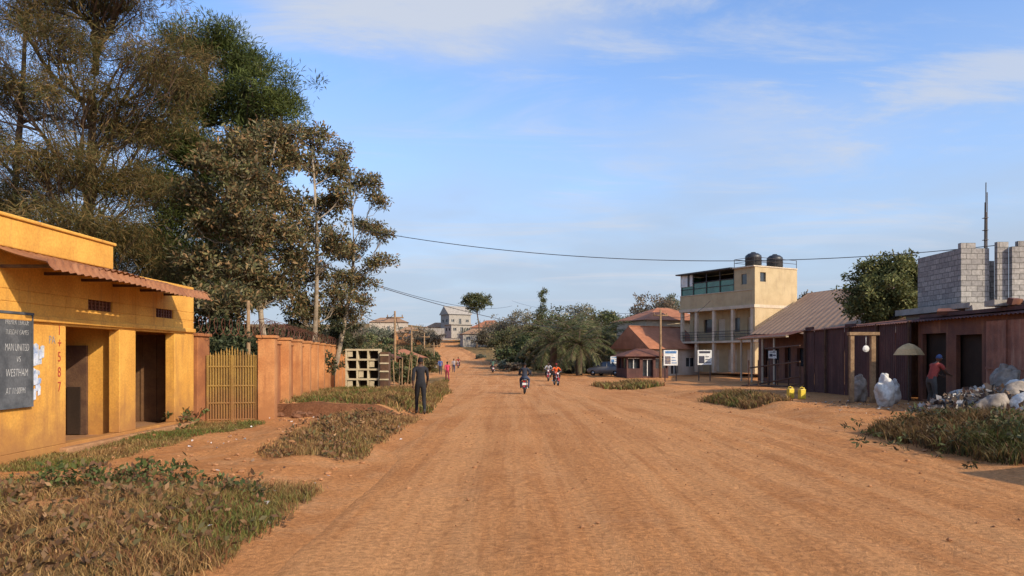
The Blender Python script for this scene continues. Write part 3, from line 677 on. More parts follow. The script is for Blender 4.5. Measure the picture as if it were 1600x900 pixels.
# ------------------------------------------------------------ right-hand sheds
g=group('iron_sheet_shed');w=MB()
for i in range(9):
    y0=28.1+i*1.13;zt=3.12+random.uniform(-.1,.12);w.sheet((15.25+random.uniform(-.03,.03),y0+1.12,-.1),(0,-1.11,0),(0,0,zt+.1),.14,.018)
w.obj('sheet_fence',MARO,g,True)
w=MB();w.sheet((15.1,38.4,3.05),(0,-10.4,0),(4.3,0,.5),.2,.02);w.obj('roof',RUST,g,True)
w=MB()
for i in range(5): w.cyl((15.15,28.1+i*2.5,-.2),(15.15,28.1+i*2.5,3.1),.06,n=6)
w.box(15.32,19,38.2,38.3,-.2,3.0);w.obj('posts',WOODD,g)
g=group('rusty_shop');w=MB()
w.wall('x',15.45,.15,18,28,-.2,3.15,[(24.2,25.6,.2,2.5),(26.2,27.7,.15,2.6)]);w.obj('front_wall',RUST,g)
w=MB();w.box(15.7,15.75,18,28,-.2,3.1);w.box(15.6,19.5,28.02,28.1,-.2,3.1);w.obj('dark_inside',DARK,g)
w=MB()
for i,(a,b,c,dd) in enumerate([(18.2,20.2,.1,2.95),(20.3,21.8,.2,2.8),(21.9,23.9,.1,2.9)]):
    w.sheet((15.40,b,c),(0,a-b,0),(0,0,dd-c),.3,.015)
    w.box(15.36,15.39,a,b,1.35,1.42);w.box(15.35,15.39,(a+b)/2-.03,(a+b)/2+.03,c,dd)
w.obj('sheet_doors',M('oxide_doors',(.36,.15,.09),(.2,.085,.055),1.2,.7,.2,streak=(.46,.27,.18)),g)
w=MB();w.sheet((15.15,28.2,3.06),(0,-10.4,0),(.8,0,.2),.2,.025,0,2,0,.04);w.box(15.5,20,18,28,3.2,3.32);w.obj('roof',MARO,g)
w=MB();rr=random.Random(21)
for i in range(26):
    y=rr.uniform(18.3,27.5);x=rr.uniform(15.5,16.6);w.obox((x,y,3.36+rr.uniform(0,.12)),(rr.uniform(.2,.9),rr.uniform(.1,.6),rr.uniform(.05,.22)),Matrix.Rotation(rr.uniform(0,3),3,'Z')@Matrix.Rotation(rr.uniform(-.3,.3),3,'X'),i%3)
w.obj('roof_clutter',[RUST,WOODD,CONC],g)
m_,t,p=nt('concrete_blocks');tc=t.nodes.new('ShaderNodeTexCoord').outputs['Object']
sx=t.nodes.new('ShaderNodeSeparateXYZ');t.links.new(tc,sx.inputs[0]);ad=t.nodes.new('ShaderNodeMath');t.links.new(sx.outputs[0],ad.inputs[0]);t.links.new(sx.outputs[1],ad.inputs[1])
cx=t.nodes.new('ShaderNodeCombineXYZ');t.links.new(ad.outputs[0],cx.inputs[0]);t.links.new(sx.outputs[2],cx.inputs[1])
br=t.nodes.new('ShaderNodeTexBrick');br.inputs['Scale'].default_value=1;br.inputs['Brick Width'].default_value=.44;br.inputs['Row Height'].default_value=.22;br.inputs['Mortar Size'].default_value=.014
br.inputs['Color1'].default_value=(.36,.33,.29,1);br.inputs['Color2'].default_value=(.24,.22,.20,1);br.inputs['Mortar'].default_value=(.13,.12,.10,1);t.links.new(cx.outputs[0],br.inputs['Vector'])
t.links.new(mixc(t,.6,br.outputs['Color'],mixc(t,ramp(t,noise(t,tc,9,5),.3,.7),(.6,.6,.6),(1.25,1.25,1.25)),'MULTIPLY'),p.inputs['Base Color']);p.inputs['Roughness'].default_value=.95
bp=t.nodes.new('ShaderNodeBump');bp.inputs['Strength'].default_value=.6;bp.inputs['Distance'].default_value=.02;bp.invert=True;t.links.new(br.outputs['Fac'],bp.inputs['Height']);t.links.new(bp.outputs[0],p.inputs['Normal'])
BLK=m_
g=group('unfinished_block_building',(18.3,30,0));w=MB()
w.box(0,1.15,0,.2,3.86,6.16);w.box(0,.6,0,.2,6.16,6.38);w.box(.003,.2,.2,3.2,3.86,6.16)
w.box(1.75,3.9,-.5,-.3,3.86,6.16);w.box(2.0,3.9,-.5,-.3,6.16,6.38);w.box(2.4,3.9,-.5,-.3,6.38,6.60);w.box(1.15,1.75,.6,.8,3.86,5.72)
w.box(1.3,1.75,-.28,-.1,3.86,6.38)
w.obj('block_walls',BLK,g)
w=MB();w.box(-.6,4.2,-1.1,4,3.6,3.857);w.box(-.2,3.9,-.2,3.8,-.2,3.6);w.obj('floor_slab',CONC,g)
w=MB()
for i in range(4): w.cyl((1.02+.07*(i%2),.05+.1*(i//2),3.8),(1.05+.05*(i%2),.05+.06*(i//2),8.85-.4*i),.02,n=5)
for z in(6.5,6.9,7.4): w.box(.98,1.13,.0,.2,z,z+.02)
w.obj('rebar',METAL,g)
house('unseen_shadow_caster',11.0,8.0,.15,1.8,1.7,2.3,.5,MARO,RUST,ov=.3,windows=1)  # out-of-view hut added to cast the shadow onto the road's right side

g=group('timber_frame');w=MB()
xa,xb=X(1330,26),X(1363,26);zz=H(xa,26)
w.box(xa-.07,xa+.07,25.9,26.05,zz-.2,Z(524,26));w.box(xb-.08,xb+.08,25.9,26.05,zz-.2,Z(522,26));w.box(xa-.12,xb+.2,25.86,26.09,Z(524,26),Z(519,26))
w.obj('posts',WOOD,g,bevel=.01)
w=MB();w.torus((xb-.25,25.95,Z(545,26)),(0,1,0),.1,.02,0);w.cyl((xb-.25,25.95,Z(524,26)),(xb-.25,25.95,Z(541,26)),.01,n=5);w.sph((xb-.25,25.93,Z(545,26)),(.09,.02,.09),0);w.obj('hanging_scale',WHITE,g,True)
g=group('market_umbrella');w=MB();ux,uy,uz=X(1420,27),27,Z(536,27)
n=8;vs=[(ux,uy,uz)];
for r,dz in((.2,-.07),(.4,-.22),(.54,-.44)):
    for j in range(n): a=2*math.pi*j/n;vs.append((ux+math.cos(a)*r,uy+math.sin(a)*r,uz+dz))
fs=[(0,1+j,1+(j+1)%n) for j in range(n)]+[(1+k*n+j,1+(k+1)*n+j,1+(k+1)*n+(j+1)%n,1+k*n+(j+1)%n) for k in range(2) for j in range(n)]
w.add(vs,fs);w.obj('canopy',M('tan_cloth',(.62,.42,.20),(.5,.33,.15),3,.9,.1),g);w=MB();w.cyl((ux,uy,0),(ux,uy,uz),.02,n=6);w.obj('pole',METAL,g)
# sacks
SACK=M('woven_sack',(.50,.47,.42),(.30,.27,.23),4,.55,.5,fine=14);SACKD=M('dirty_sack',(.30,.25,.20),(.17,.14,.11),4,.7,.5,fine=12)
def sack(x,y,rx,rz,mat,seed,tilt=0,nm='filled_sack'):
    w=MB();z=H(x,y);R=Matrix.Rotation(tilt,3,'Y')@Matrix.Rotation(seed*1.3,3,'Z');w.sph((x,y,z+rz*.8*abs(math.cos(tilt))+rx*.7*math.sin(tilt)),(rx,rx*.85,rz),0,26,18,.2,seed,R)
    if tilt<.5: w.tube([(x,y,z+rz*1.5),(x+.03,y,z+rz*1.74),(x+.05,y,z+rz*1.95)],[rx*.4,rx*.22,rx*.34],10)
    o=w.obj(nm,mat,None,True)
    tx=bpy.data.textures.new('crumple','CLOUDS');tx.noise_scale=.12;tx.noise_depth=3;s=o.modifiers.new('s','SUBSURF');s.levels=1;s.render_levels=1;m=o.modifiers.new('d','DISPLACE');m.texture=tx;m.strength=.07
    return o
SACKW=M('white_sack',(.66,.64,.58),(.45,.42,.36),4,.5,.5,fine=14)
sack(X(1383,24),24,.34,.56,SACKW,3);sack(X(1345,26.5),26.6,.28,.52,SACKD,5);sack(X(1401,25),25.2,.25,.45,SACK,6)
for i,(x,y,rx,rz,mt,tl_) in enumerate([(12.9,20.3,.3,.5,SACK,1.2),(12.35,18.9,.32,.5,SACKD,1.3),(13.15,18.7,.4,.6,SACKW,1.4),(13.8,20.6,.4,.62,SACKD,.3),(12.45,20.1,.22,.38,SACKW,1.4),(14.1,19.5,.42,.62,SACK,.5),(14.4,21.6,.45,.7,SACKD,.3),(13.3,21.8,.3,.45,SACK,1.2),(13.3,19.6,.36,.55,SACKD,.9),(12.8,17.9,.28,.42,SACKD,1.4),(13.7,18.0,.36,.55,SACK,1.3),(13.5,20.0,.3,.9,SACKW,1.1)]):
    sack(x,y,rx,rz,mt,7+i,tl_)
n=4200;cx_,cy_=13.1,19.9
th=rng.uniform(0,2*np.pi,n);rr_=np.sqrt(rng.random(n))*2.2;px_=cx_+np.cos(th)*rr_*.75;py_=cy_+np.sin(th)*rr_*1.2
pz_=hgt(px_,py_)+np.maximum(0,.75*(1-(rr_/2.2)**1.5))*rng.random(n)**.5
V,F,Cc=leafarr(np.stack([px_,py_,pz_],1),1,(.03,.03,.02),.19,.06,[(.10,.07,.05),(.2,.15,.11),(.38,.34,.29),(.06,.05,.045),(.16,.10,.06),(.48,.45,.40),(.13,.08,.06)]);npmesh('scrap_heap',V,F,Cc,GRASS)
n=300;V,F,Cc=leafarr(np.stack([rng.uniform(9.5,13.5,n),rng.uniform(18.5,27,n),0*rng.random(n)+.0],1),1,(.02,.02,.0),.11,.04,[(.45,.42,.36),(.12,.08,.05),(.2,.12,.08)])
V[:,2]=np.repeat(hgt(V[::4,0],V[::4,1])+.03,4)+rng.uniform(-.02,.03,len(V));npmesh('litter',V,F,Cc,GRASS)
n=120;V,F,Cc=leafarr(np.stack([rng.uniform(-7,-2.3,n),rng.uniform(7,20,n),0*rng.random(n)],1),1,(.02,.02,.0),.08,.03,[(.6,.58,.55),(.15,.08,.05),(.3,.2,.12),(.5,.3,.2)])
V[:,2]=np.repeat(hgt(V[::4,0],V[::4,1])+.04,4)+rng.uniform(-.02,.03,len(V));npmesh('litter',V,F,Cc,GRASS)
JY=M('yellow_plastic',(.68,.50,.05),(.6,.42,.04),5,.4,.05,spec=.5)
for u,dd in((1235,29),(1253,28.6)):
    x=X(u,dd);z=H(x,dd);g=group('yellow_jerrycan',(x,dd,z),.3);w=MB();w.box(-.12,.12,-.09,.09,0,.38);w.obj('can_body',JY,g,bevel=.02)
    w=MB();w.tube([(-.09,0,.36),(-.09,0,.44),(0,0,.46),(.05,0,.44),(.06,0,.36)],[.018]*5,6);w.cyl((.09,0,.36),(.09,0,.44),.03,n=8);w.obj('handle_and_cap',JY,g,True)
w=MB();rr=random.Random(9)
for i in range(620):
    if i<170: x=rr.uniform(-8,-2.2);y=rr.uniform(9.5,24)
    elif i<330: x=rr.uniform(6.5,13);y=rr.uniform(12,40)
    else: x=rr.uniform(-2,7);y=rr.uniform(4.5,24)
    s=rr.uniform(.012,.05)*(1 if i<330 else .55);w.sph((x,y,H(x,y)+s*.35),(s*rr.uniform(.8,1.5),s,s*.7),0,6,4,.3,i)
w.obj('stones',M('laterite_stones',(.40,.19,.08),(.28,.13,.055),4,.95,.3))
w=MB();
for i in range(40):
    x=rr.uniform(-7.2,-3.6);y=21+rr.uniform(-.7,.1);s=rr.uniform(.05,.13);w.sph((x,y,H(x,20.4)+s*.5),(s*1.4,s,s*.8),0,7,5,.35,i+500)
w.obj('soil_clods',M('dark_clods',(.2,.09,.045),(.13,.06,.03),4,.95,.3))
def weeds(cx,cy,rx,ry,n,h,pal,nl=16,l=.09,w=.022):
    x=cx+rng.normal(0,rx,n);y=cy+rng.normal(0,ry,n);z=hgt(x,y)+rng.uniform(.03,h,n)
    V,F,Cc=leafarr(np.stack([x,y,z],1),nl,(.09,.09,.06),l,w,pal,out=.5);npmesh('weeds',V,F,Cc,LEAF)
PW=[(.08,.105,.03),(.11,.13,.04),(.16,.12,.05),(.19,.09,.045)];PB=[(.2,.10,.045),(.26,.15,.07),(.15,.08,.04),(.12,.10,.04)]
weeds(-5.3,9.6,.5,.3,75,.28,PW);weeds(-6.,7.6,1.2,1.,130,.10,PB);weeds(-3.6,6.6,.5,1.0,60,.08,PB);weeds(-3.7,9.2,.4,.3,25,.13,PW)
weeds(-3.6,16,.5,2.5,90,.10,PB);weeds(9.3,14,1.,1.5,150,.32,[(.06,.075,.025),(.09,.09,.035),(.12,.085,.04)],l=.12,w=.02)
weeds(-8.0,18.2,.12,.5,18,.35,PW,l=.13,w=.03)

# ------------------------------------------------------------ poles, wires, signs
def pole(u,d,vtop,r=.1,arm=True,lean=0,nm='utility_pole'):
    x=X(u,d);z0=H(x,d);zt=Z(vtop,d);g=group(nm,(x,d,z0));w=MB();h=zt-z0;w.tube([(0,0,-.3),(lean*h*.5,0,h*.5),(lean*h,0,h)],[r*1.2,r,r*.75],8)
    if arm:
        w.box(lean*h-.7,lean*h+.7,-.05,.05,h-.6,h-.48)
        for a in(-.6,0,.6): w.cyl((lean*h+a,0,h-.48),(lean*h+a,0,h-.3),.04,n=6)
    w.obj('pole_shaft',WOOD,g,True)
pole(617,60,486);pole(643,75,508);pole(663,95,520);pole(1032,70,484,.12,True);pole(678,120,535);pole(1000,120,500)
pole(388,24,470,.07,False,0,'concrete_post');pole(478,34,455,.08,False);pole(498,37,470,.08,False)
def wire(pts,sag,r=.014,name='power_line'):
    w=MB()
    for a,b in pts:
        a=Vector(a);b=Vector(b);L=[]
        for i in range(33):
            t=i/32;q=a.lerp(b,t);q.z-=sag*4*t*(1-t);L.append(q)
        w.tube(L,[r]*33,4)
    w.obj(name,BLACKP)
wire([(S(560,358,36),S(1560,383,30))],1.05,.016)
wire([(S(160,240,30),S(540,400,33)),(S(0,265,24),S(540,425,33))],.3,.012)
wire([(S(520,425,40),S(1000,500,120))],2.2,.022);wire([(S(500,415,50),S(800,478,160)),(S(520,430,45),S(617,490,60)),(S(617,490,60),S(643,512,75))],1.5,.025)
wire([(S(1032,488,70),S(800,470,160)),(S(1032,488,70),S(1110,470,70))],1.,.02)
def sign(u,v0,v1,d,wpx,mats,nm='roadside_sign',legs=2,rot=0):
    x=X(u,d);z0=H(x,d);W=wpx/K*d;g=group(nm,(x,d,z0),rot);w=MB();a=Z(v1,d)-z0;b=Z(v0,d)-z0
    w.box(-W/2,W/2,-.03,.03,a,b,0);w.box(-W*.4,W*.4,-.036,-.032,b-(b-a)*.22,b-.08,1);w.box(-W*.42,-W*.02,-.036,-.032,a+.12,a+(b-a)*.6,2)
    for k in range(3): w.box(W*.05,W*(.42-.06*k),-.036,-.032,a+.18+k*.22,a+.25+k*.22,1)
    w.obj('panel',mats,g);w=MB()
    for s in (-.8,.8)[:legs]: w.cyl((W/2*s,0.05,-.2),(W/2*s,.05,b),.04,n=6)
    w.obj('legs',METAL,g)
BLU=M('sign_blue',(.10,.22,.42),None,5,.5,0);DKS=M('sign_dark',(.06,.06,.08),None,5,.5,0);BRS=M('sign_brown',(.30,.22,.16),(.1,.1,.14),9,.5,0)
sign(1048,547,571,62,22,[WHITE,BLU,BRS]);sign(1101,547,570,60,22,[WHITE,DKS,DKS]);sign(960,557,568,75,12,[WHITE,BLU,BLU]);sign(1207,548,560,50,12,[WHITE,DKS,DKS],legs=2)
hs('market_stall',1003,556,72,.2,4.2,3,2.3,.7,MARO,RUST);hs('market_stall',975,562,84,.2,3,2.4,2.1,.5,MARO,TAN)

# ------------------------------------------------------------ people
SKIN=M('brown_skin',(.10,.05,.03),(.08,.04,.025),6,.55,.02);HAIR=M('black_hair',(.012,.01,.009),None,30,.9,.3)
EYEW=M('eye_white',(.7,.68,.64),None,5,.4,0);SHOE=M('shoe',(.03,.025,.022),(.06,.05,.04),8,.6,.1)
def cloth(n,c): return M(n,c,tuple(k*.7 for k in c),5,.9,.3,fine=40)
def skinmesh(V,E,Rr,roots,sub=1):
    me=bpy.data.meshes.new('tmp');me.from_pydata(V,E,[]);o=bpy.data.objects.new('tmp',me);col.objects.link(o)
    m=o.modifiers.new('Skin','SKIN');sv=me.skin_vertices[0].data
    for i,r in enumerate(Rr): sv[i].radius=r if isinstance(r,tuple) else (r,r);sv[i].use_root=(i in roots)
    s=o.modifiers.new('s','SUBSURF');s.levels=sub;s.render_levels=sub
    dg=bpy.context.evaluated_depsgraph_get();dg.update();ev=o.evaluated_get(dg);m2=bpy.data.meshes.new_from_object(ev)
    vs=[tuple(v.co) for v in m2.vertices];fs=[tuple(p.vertices) for p in m2.polygons]
    bpy.data.objects.remove(o);return vs,fs
def human(name,loc,rot,J,cols,hat=None,parent=None,scale=1.,longsleeve=True):
    """cols=(shirt,trousers) ; J joint positions local, +y forward"""
    P={k:Vector(v) for k,v in J.items()}
    V=[];E=[];Rr=[];lab=[]
    def add(p,r,par,l):
        V.append(tuple(p));Rr.append(r);lab.append(l)
        if par is not None:E.append((par,len(V)-1))
        return len(V)-1
    pel=add(P['pelvis'],(.15,.11),None,1)
    mid=add(P['pelvis'].lerp(P['chest'],.45),(.14,.10),pel,0);ch=add(P['chest'],(.165,.115),mid,0)
    uc=add(P['chest'].lerp(P['neck'],.6),(.12,.09),ch,0);nk=add(P['neck'],.055,uc,2);hb=add(P['neck'].lerp(P['head'],.55),.052,nk,2)
    for s in 'LR':
        sh,el,wr=P['sh'+s],P['el'+s],P['wr'+s];a=add(sh,.068,uc,0);b=add(sh.lerp(el,.5),.055,a,0);c=add(el,.045,b,0 if longsleeve else 2)
        d=add(el.lerp(wr,.4),.042,c,0 if longsleeve else 2);e=add(wr,.028,d,2)
        hp,kn,an,to=P['hip'+s],P['kn'+s],P['an'+s],P['to'+s]
        a=add(hp,.098,pel,1);b=add(hp.lerp(kn,.5),.085,a,1);c=add(kn,.064,b,1);d=add(kn.lerp(an,.35),.060,c,1);e=add(kn.lerp(an,.9),.05,d,1)
        f=add(an+Vector((0,0,-.03)),.042,e,3);h=add(an.lerp(to,.6)+Vector((0,0,-.01)),.042,f,3);add(to,.032,h,3)
    vs,fs=skinmesh(V,E,Rr,{0});
    segs=[(Vector(V[a]),Vector(V[b]),lab[b]) for a,b in E]
    mats=[cols[0],cols[1],SKIN,SHOE,HAIR,EYEW]+([hat] if hat else [])
    w=MB();mi=[]
    for f in fs:
        c=Vector((0,0,0))
        for i in f:c+=Vector(vs[i])
        c/=len(f);best=1e9;bl_=0
        for a,b,l in segs:
            ab=b-a;t=max(0,min(1,(c-a).dot(ab)/max(ab.length_squared,1e-9)));dd=(c-a-ab*t).length
            if dd<best-1e-4:best=dd;bl_=l
        mi.append(bl_)
    w.v=vs;w.f=fs;w.m=mi
    h=P['head'];fd=Vector(J.get('face',(0,1,0))).normalized();sd=fd.cross(Vector((0,0,1))).normalized();up=sd.cross(fd)
    RM=Matrix((sd,fd,up)).transposed()
    def L(x,y,z):return h+RM@Vector((x,y,z))
    nu,nv=18,14;hv=[];hf=[]
    for i in range(nv+1):
        th=math.pi*i/nv
        for j in range(nu):
            a=2*math.pi*j/nu;x=math.sin(th)*math.cos(a);y=math.sin(th)*math.sin(a);z=math.cos(th)
            k=1-.28*max(0,-z)**1.5;q=(x*.076*k,y*.095*k+(.012 if z<-.2 and y>0 else 0),z*.118);hv.append(L(*q))
    for i in range(nv):
        for j in range(nu):hf.append((i*nu+j,(i+1)*nu+j,(i+1)*nu+(j+1)%nu,i*nu+(j+1)%nu))
    w.add(hv,hf,2)
    w.tube([L(0,.088,.02),L(0,.112,-.02),L(0,.09,-.03)],[.009,.017,.008],6,2)
    for s in(-1,1):
        w.sph(L(s*.03,.084,.012),(.013,.01,.009),5,8,6);w.sph(L(s*.03,.092,.012),(.006,.005,.006),4,6,4);w.sph(L(s*.077,-.005,-.005),(.012,.02,.032),2,8,6)
    w.tube([L(-.024,.086,-.06),L(0,.096,-.058),L(.024,.086,-.06)],[.005,.009,.005],6,2)
    hv=[];hf=[];m=6 if hat else 4
    for i in range(8):
        th=math.pi*.56*i/7
        for j in range(nu):
            a=2*math.pi*j/nu;x=math.sin(th)*math.cos(a);y=math.sin(th)*math.sin(a);z=math.cos(th)
            zz=z*.127 if y<.2 else max(z*.127,.05);g2=1.07;hv.append(L(x*.076*g2,y*.095*g2-.003,zz))
    for i in range(7):
        for j in range(nu):hf.append((i*nu+j,(i+1)*nu+j,(i+1)*nu+(j+1)%nu,i*nu+(j+1)%nu))
    w.add(hv,hf,m)
    if hat: w.add([L(-.07,.08,.052),L(.07,.08,.052),L(.05,.16,.04),L(-.05,.16,.04)],[(0,1,2,3)],m)
    for s in 'LR':
        wr=P['wr'+s];dr=(wr-P['el'+s]).normalized();sg=1 if s=='R' else -1
        side=dr.cross(Vector((sg,0,0)))
        if side.length<.1: side=dr.cross(Vector((0,1,0)))
        side.normalize();nrm=side.cross(dr)
        V2=[];E2=[];R2=[];roots=set()
        def ad2(p,r,par):
            V2.append(tuple(p));R2.append(r)
            if par is None:roots.add(len(V2)-1)
            else:E2.append((par,len(V2)-1))
            return len(V2)-1
        a=ad2(wr-dr*.015,(.026,.02),None);b=ad2(wr+dr*.045,(.038,.018),a);ad2(wr+dr*.08,(.036,.016),b)
        for k,(o_,ln) in enumerate(((-.03,.060),(-.011,.074),(.009,.080),(.028,.070))):
            r0=wr+dr*.07+side*o_;c1=(dr*.85+nrm*(-.45)).normalized();c2=(dr*.45-nrm*.9).normalized()
            a=ad2(r0,.0095,None);b=ad2(r0+dr*ln*.45,.009,a);c=ad2(r0+dr*ln*.45+c1*ln*.32,.0085,b);ad2(r0+dr*ln*.45+c1*ln*.32+c2*ln*.3,.0075,c)
        r0=wr+dr*.03+side*.03;a=ad2(r0,.0115,None);b=ad2(r0+(dr*.6+side*.7).normalized()*.035,.0105,a);ad2(r0+(dr*.6+side*.7).normalized()*.035+(dr*.9-nrm*.4).normalized()*.03,.009,b)
        v2,f2=skinmesh(V2,E2,R2,roots);w.add(v2,f2,2)
    if parent is None:
        g=group(name,loc,rot);g.scale=(scale,)*3
        o=w.obj('body',mats,g,True);return g
    o=w.obj(name,mats,parent,True);return o
WALK=dict(pelvis=(0,0,.94),chest=(0,.02,1.27),neck=(0,.02,1.47),head=(0,.04,1.63),shL=(-.18,.02,1.41),shR=(.18,.02,1.41),elL=(-.23,-.12,1.15),elR=(.23,.08,1.14),wrL=(-.23,-.10,.89),wrR=(.22,.26,.93),
 hipL=(-.09,0,.90),hipR=(.09,0,.90),knL=(-.10,.17,.50),knR=(.10,-.03,.49),anL=(-.10,.25,.09),anR=(.10,-.30,.14),toL=(-.11,.42,.04),toR=(.11,-.14,.035))
K1=cloth('black_jacket',(.022,.022,.026));K2=cloth('black_trousers',(.018,.018,.021))
d=22.4;x=X(657,d);human('walking_man',(x,d,H(x,d)+.01),.2,WALK,(K1,K2))
BEND=dict(pelvis=(0,-.08,.92),chest=(0,.08,1.22),neck=(0,.17,1.40),head=(0,.25,1.55),face=(0,1,-.35),shL=(-.18,.14,1.35),shR=(.18,.14,1.35),elL=(-.24,.26,1.10),elR=(.24,.28,1.10),wrL=(-.17,.50,1.02),wrR=(.17,.52,1.04),
 hipL=(-.09,-.07,.88),hipR=(.09,-.07,.88),knL=(-.13,.06,.49),knR=(.12,-.02,.48),anL=(-.14,-.04,.09),anR=(.14,-.22,.09),toL=(-.16,.14,.035),toR=(.16,-.04,.035))
d=22.3;x=X(1460,d);human('scrap_sorter_man',(x-.05,d,H(x,d)+.01),-1.25,BEND,(cloth('maroon_shirt',(.34,.06,.045)),cloth('grey_trousers',(.07,.065,.06))),hat=cloth('blue_cap',(.05,.08,.18)),longsleeve=False)
def ped(u,d,c1,c2,rot,sc=1): x=X(u,d);human('pedestrian',(x,d,H(x,d)+.01),rot,WALK,(cloth('shirt_%d'%u,c1),cloth('trousers_%d'%u,c2)),scale=sc)
ped(699,64,(.55,.05,.10),(.30,.04,.06),.2);ped(688,78,(.07,.12,.30),(.04,.04,.05),3.2);ped(709,92,(.35,.3,.3),(.05,.06,.12),.1)

# ------------------------------------------------------------ motorcycles
TYRE=M('tyre',(.02,.02,.02),None,8,.9,.3);CHR=M('chrome',(.5,.5,.5),None,5,.3,0,metal=.9);REDM=M('red_bodywork',(.35,.02,.02),None,5,.3,0,spec=.6);TAIL=M('tail_lens',(.5,.02,.02),None,5,.3,0)
SEAT=M('seat_vinyl',(.02,.02,.02),None,20,.5,.1);IND=M('indicator',(.6,.25,.03),None,5,.3,0)
RIDE=dict(pelvis=(0,-.18,.88),chest=(0,-.06,1.2),neck=(0,.0,1.40),head=(0,.04,1.56),shL=(-.19,-.01,1.34),shR=(.19,-.01,1.34),elL=(-.33,.16,1.13),elR=(.33,.16,1.13),wrL=(-.33,.32,1.06),wrR=(.33,.32,1.06),
 hipL=(-.10,-.16,.86),hipR=(.10,-.16,.86),knL=(-.24,.24,.76),knR=(.24,.24,.76),anL=(-.2,.0,.38),anR=(.2,.0,.38),toL=(-.21,.16,.33),toR=(.21,.16,.33))
def motorcycle(u,d,rot,cols,body=REDM,hat=None,passenger=None,lean=0):
    x=X(u,d);g=group('motorcycle',(x,d,H(x,d)+.02),rot);w=MB()
    for yy in(.66,-.62):
        w.torus((0,yy,.30),(1,0,0),.255,.05,0,28,8);w.torus((0,yy,.30),(1,0,0),.21,.014,1,28,5);w.cyl((-.07,yy,.30),(.07,yy,.30),.045,n=10,m=1)
        for k in range(14): a=k*math.pi*2/14;w.cyl((.02*(-1)**k,yy,.30),(0,yy+.21*math.cos(a),.30+.21*math.sin(a)),.004,n=3,m=1)
    w.obj('wheels',[TYRE,CHR],g,True)
    w=MB()
    for s in(-1,1):
        w.cyl((s*.09,.66,.30),(s*.08,.44,.92),.024,n=8,m=1);w.cyl((s*.1,-.62,.30),(s*.09,-.05,.42),.02,n=6,m=0);w.cyl((s*.13,-.5,.36),(s*.12,-.42,.68),.03,n=8,m=1)
        w.cyl((s*.05,.42,.84),(s*.06,.05,.34),.02,n=6);w.cyl((s*.06,.4,.86),(s*.08,-.6,.72),.018,n=6);w.cyl((s*.06,.05,.34),(s*.08,-.2,.35),.02,n=6);w.cyl((s*.09,.0,.34),(s*.26,.02,.33),.016,n=6,m=0)
        w.tube([(0,.42,.98),(s*.18,.42,1.03),(s*.36,.36,1.04)],[.014,.014,.014],6,1);w.cyl((s*.28,.37,1.04),(s*.39,.35,1.04),.02,n=8,m=2)
        w.cyl((s*.24,.4,1.04),(s*.3,.42,1.2),.007,n=4,m=1);w.sph((s*.32,.42,1.22),(.06,.012,.04),2,10,6)
        w.cyl((s*.1,-.72,.66),(s*.17,-.73,.66),.01,n=5,m=2);w.sph((s*.18,-.73,.66),(.03,.03,.022),3,8,6)
    w.box(-.10,.10,-.12,.16,.3,.48,0);w.tube([(0,.06,.46),(0,.14,.64)],[.085,.08],10,1)
    for k in range(5): w.box(-.095,.095,.03+k*.02,.17+k*.02,.48+k*.033,.49+k*.033,0)
    w.tube([(.08,.18,.5),(.1,.24,.34),(.13,0,.27),(.14,-.75,.33)],[.022,.022,.03,.045],8,1)
    w.box(-.09,.09,-.86,-.6,.70,.72,0);w.box(-.12,.12,-.88,-.62,.77,.785,1)
    w.obj('frame_and_engine',[METAL,CHR,BLACKP,IND],g,True)
    w=MB();w.sph((0,.19,.80),(.14,.25,.12),0,16,10);w.sph((0,.5,.92),(.1,.09,.1),0,12,8)
    for yc,a0,a1 in((.66,.2,2.4),(-.62,.5,2.9)):
        pts=[(0,yc+.33*math.cos(a),.30+.33*math.sin(a)) for a in np.linspace(a0,a1,9)]
        for a,b in zip(pts[:-1],pts[1:]): w.add([(-.065,a[1],a[2]),(.065,a[1],a[2]),(.065,b[1],b[2]),(-.065,b[1],b[2])],[(0,1,2,3)])
    for s in(-1,1): w.obox((s*.11,-.22,.62),(.03,.3,.16),Matrix.Rotation(.2,3,'X'))
    w.obj('bodywork',body,g,True)
    w=MB();w.box(-.12,.12,-.75,.02,.76,.83);w.obj('seat',SEAT,g,bevel=.03)
    w=MB();w.sph((0,.59,.92),(.075,.03,.075),0,12,8);w.obj('headlamp',WHITE,g,True)
    w=MB();w.box(-.06,.06,-.9,-.86,.66,.73,0);w.box(-.1,.1,-.93,-.925,.50,.62,1);w.obj('tail_lamp_and_plate',[TAIL,WHITE],g)
    human('rider',None,None,RIDE,cols,hat=hat,parent=g)
    if passenger:
        J={k:((v[0],v[1]-.36,v[2]+.04) if k!='face' else v) for k,v in RIDE.items()}
        for s,q in(('L',-1),('R',1)): J['el'+s]=(q*.27,-.32,1.12);J['wr'+s]=(q*.16,-.13,1.02);J['to'+s]=(q*.22,-.12,.33);J['an'+s]=(q*.21,-.3,.37)
        human('passenger',None,None,J,passenger,parent=g)
    return g
motorcycle(820,41,-.05,(cloth('navy_jacket',(.02,.025,.045)),K2),passenger=(cloth('dark_shirt',(.03,.035,.05)),cloth('blue_jeans',(.05,.07,.12))))
motorcycle(869,56,math.pi+.15,(cloth('orange_vest',(.75,.13,.03)),K2),hat=cloth('red_helmet',(.4,.04,.03)))
motorcycle(857,66,math.pi-.1,(cloth('white_shirt',(.4,.4,.4)),K2))
motorcycle(770,92,.1,(cloth('green_shirt',(.08,.14,.1)),K2));motorcycle(716,110,math.pi,(cloth('red_shirt',(.4,.05,.04)),K2))

